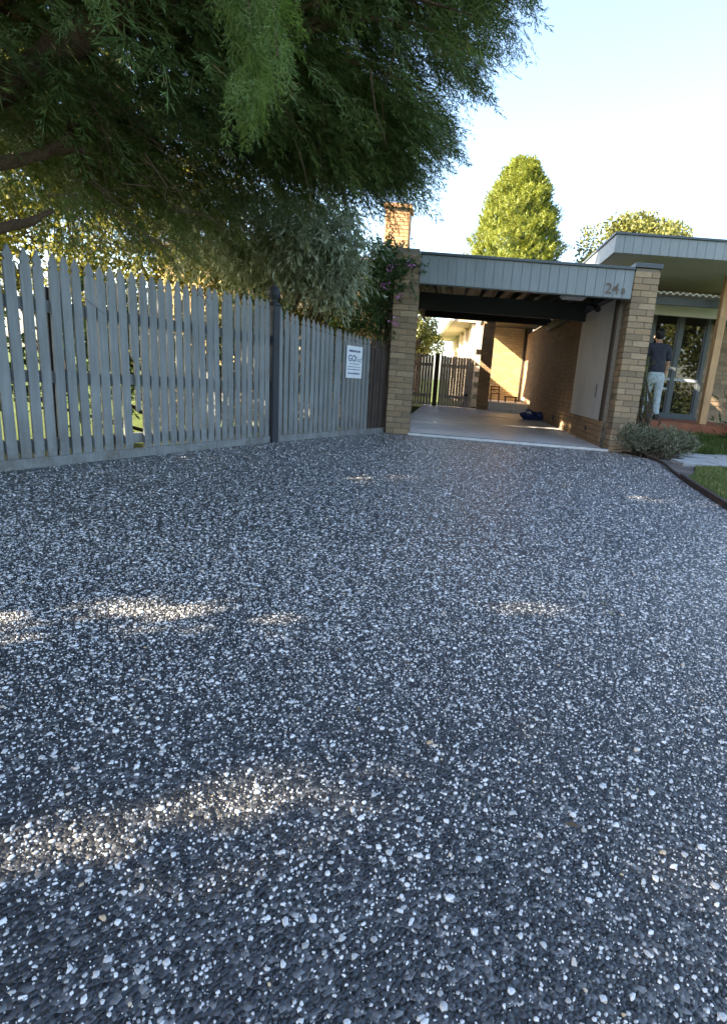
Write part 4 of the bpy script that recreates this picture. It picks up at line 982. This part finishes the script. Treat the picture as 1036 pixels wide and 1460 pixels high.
M_litter = leafmat('fallen_leaves', [(0, (.10, .06, .025)), (.5, (.22, .14, .05)), (1, (.38, .30, .12))], .15)
tag(obj('leaf_litter', quads_to_mesh('leaf_litter', leaf_quads(P, D, np.array([0, 0, 1.])+rng.normal(0, .15, P.shape), rng.uniform(.018, .045, m_), rng.uniform(.007, .016, m_), .08), M_litter)), 'few fallen dry leaves scattered over the driveway', 'leaves', kind='stuff')
blades('lawn_grass', lawn_pts, 60000, .045, .005, M_grass, 'short patchy green lawn grass beside the driveway edging')
def strip_pts(n):
    u = rng.random(n); y = rng.uniform(9.05, 9.8, n); return np.stack([3.45+2.4*u, y, (y-9.05)*.33], -1)
blades('border_grass', strip_pts, 14000, .12, .008, M_lush, 'lush green border grass in front of the porch')

# ------------------------------------------------------------------ person at the porch door
PX, PY, PS = 3.64, 10.62, .91
pe = empty('person', (PX, PY, PZ), 'person with back turned in dark t-shirt and pale trousers at the door', 'person')
def skinned(name, verts, edges, rads, mat, parent, sub=2, root=0):
    verts = [tuple(np.array(v)*PS) for v in verts]; rads = [tuple(np.array(r)*PS) if hasattr(r, '__len__') else r*PS for r in rads]
    me = bpy.data.meshes.new(name); me.from_pydata([(PX+v[0], PY+v[1], PZ+v[2]) for v in verts], edges, []); me.materials.append(mat)
    o = obj(name, me, parent); sk = o.modifiers.new('skin', 'SKIN'); sk.use_smooth_shade = True
    for i, r in enumerate(rads):
        d = me.skin_vertices[0].data[i]; d.radius = r if hasattr(r, '__len__') else (r, r); d.use_root = (i == root)
    ss = o.modifiers.new('sub', 'SUBSURF'); ss.levels = sub; ss.render_levels = sub; return o
M_skin = paint('skin', (.42, .24, .16), .5, .06, 12); M_shirt = paint('dark_tshirt', (.04, .043, .058), .9, .35, 16); M_jean = paint('pale_jeans', (.42, .50, .52), .9, .3, 14); M_hair = paint('black_hair', (.012, .011, .012), .55, .2, 20); M_shoe = paint('black_shoe', (.015, .015, .018), .6, .1, 9)
# x right, y away from the camera, z up; leaning a little forward, right hand down at a tool
bv = [(0, 0, .92), (0, .03, 1.10), (0, .07, 1.28), (0, .10, 1.42), (.0, .13, 1.50), (0, .17, 1.60), (0, .19, 1.70),
      (.17, .10, 1.39), (.24, .12, 1.14), (.25, .24, .93), (.25, .29, .85),
      (-.17, .10, 1.39), (-.24, .16, 1.14), (-.20, .36, 1.00), (-.18, .44, .97),
      (.09, 0, .86), (.10, .03, .48), (.11, -.02, .08), (-.09, .02, .86), (-.11, .08, .48), (-.12, .04, .08)]
be = [(0,1),(1,2),(2,3),(3,4),(4,5),(5,6),(3,7),(7,8),(8,9),(9,10),(3,11),(11,12),(12,13),(13,14),(0,15),(15,16),(16,17),(0,18),(18,19),(19,20)]
br = [(.10,.07),(.09,.06),(.10,.06),(.08,.05),.052,(.075,.09),(.07,.085),.045,.040,.033,.036,.045,.040,.033,.036,.06,.045,.04,.06,.045,.04]
def finger(root_i, base, dirs, r):
    i0 = root_i
    for k, d in enumerate(dirs):
        bv.append(tuple(np.array(base)+np.array(d))); be.append((i0, len(bv)-1)); br.append(r*(1-.15*k)); i0 = len(bv)-1
for hnd, c in ((10, (.25, .29, .85)), (14, (-.18, .44, .97))):
    for q in range(4):
        a = -.026+.0175*q; ln = (.9, 1.05, 1.0, .8)[q]
        finger(hnd, c, [(a*.9, .02, -.045), (a, .045*ln, -.085*ln), (a, .035, -.105*ln)], .0095)
    finger(hnd, c, [(-.035, .02, -.015), (-.05, .045, -.05)], .0105)
skinned('body', bv, be, br, M_skin, pe)
skinned('shirt', [(0, 0, .88), (0, .02, 1.0), (0, .04, 1.14), (0, .08, 1.30), (0, .105, 1.42), (0, .12, 1.475), (.18, .10, 1.40), (.235, .11, 1.22), (.242, .115, 1.15), (-.18, .10, 1.40), (-.235, .12, 1.22), (-.242, .14, 1.15)],
        [(0,1),(1,2),(2,3),(3,4),(4,5),(4,6),(6,7),(7,8),(4,9),(9,10),(10,11)], [(.185,.135),(.17,.12),(.17,.12),(.185,.125),(.15,.10),(.075,.075),(.085,.085),.075,.078,(.085,.085),.075,.078], M_shirt, pe)
skinned('trousers', [(0, 0, .97), (0, 0, .88), (.09, 0, .78), (.10, .02, .48), (.11, -.015, .14), (.11, -.015, .06), (-.09, .02, .78), (-.11, .07, .48), (-.12, .045, .14), (-.12, .045, .06)],
        [(0,1),(1,2),(2,3),(3,4),(4,5),(1,6),(6,7),(7,8),(8,9)], [(.16,.115),(.165,.12),.108,.08,.068,.066,.108,.08,.068,.066], M_jean, pe)
for sx, sy in ((.11, 0), (-.12, .06)):
    sh = MB(); pts = [(-.045,-.09),(.045,-.09),(.05,.03),(.045,.13),(.02,.17),(-.02,.17),(-.045,.13),(-.05,.03)]
    sh.prism([(PX+sx+x, PY+sy+y) for x, y in pts], PZ+.003, PZ+.03); top = [(x*.85, y*.93) for x, y in pts]
    b = len(sh.v); sh.v += [(PX+sx+x, PY+sy+y, PZ+(.10 if y < 0 else .06)) for x, y in top]; sh.f += [(8+i, 8+(i+1) % 8, b+(i+1) % 8, b+i) for i in range(8)]+[tuple(b+i for i in range(8))]
    sh.build('shoe', M_shoe, pe, smooth=False, bevel=.006)
hr = lump((PX, PY+.140*PS, PZ+1.662*PS), (.084, .094, .112), 3, M_hair, 'hair', pe, 3, .06, .95)
for s_ in (-1, 1): lump((PX+.076*s_, PY+.20*PS, PZ+1.60*PS), (.012, .024, .030), 6, M_skin, 'ear', pe, 2, .05)
tl = empty('hand_tool', (PX+.23, PY+.30, PZ+.70), 'small dark hand tool held by the person at the door', 'tool')
MB().tube([(PX+.23, PY+.29, PZ+.74), (PX+.235, PY+.33, PZ+.58)], .015, 8).build('handle', M_black, tl); MB().box(PX+.19, PX+.35, PY+.32, PY+.35, PZ+.55, PZ+.585).build('blade', M_zinc, tl, bevel=.003)
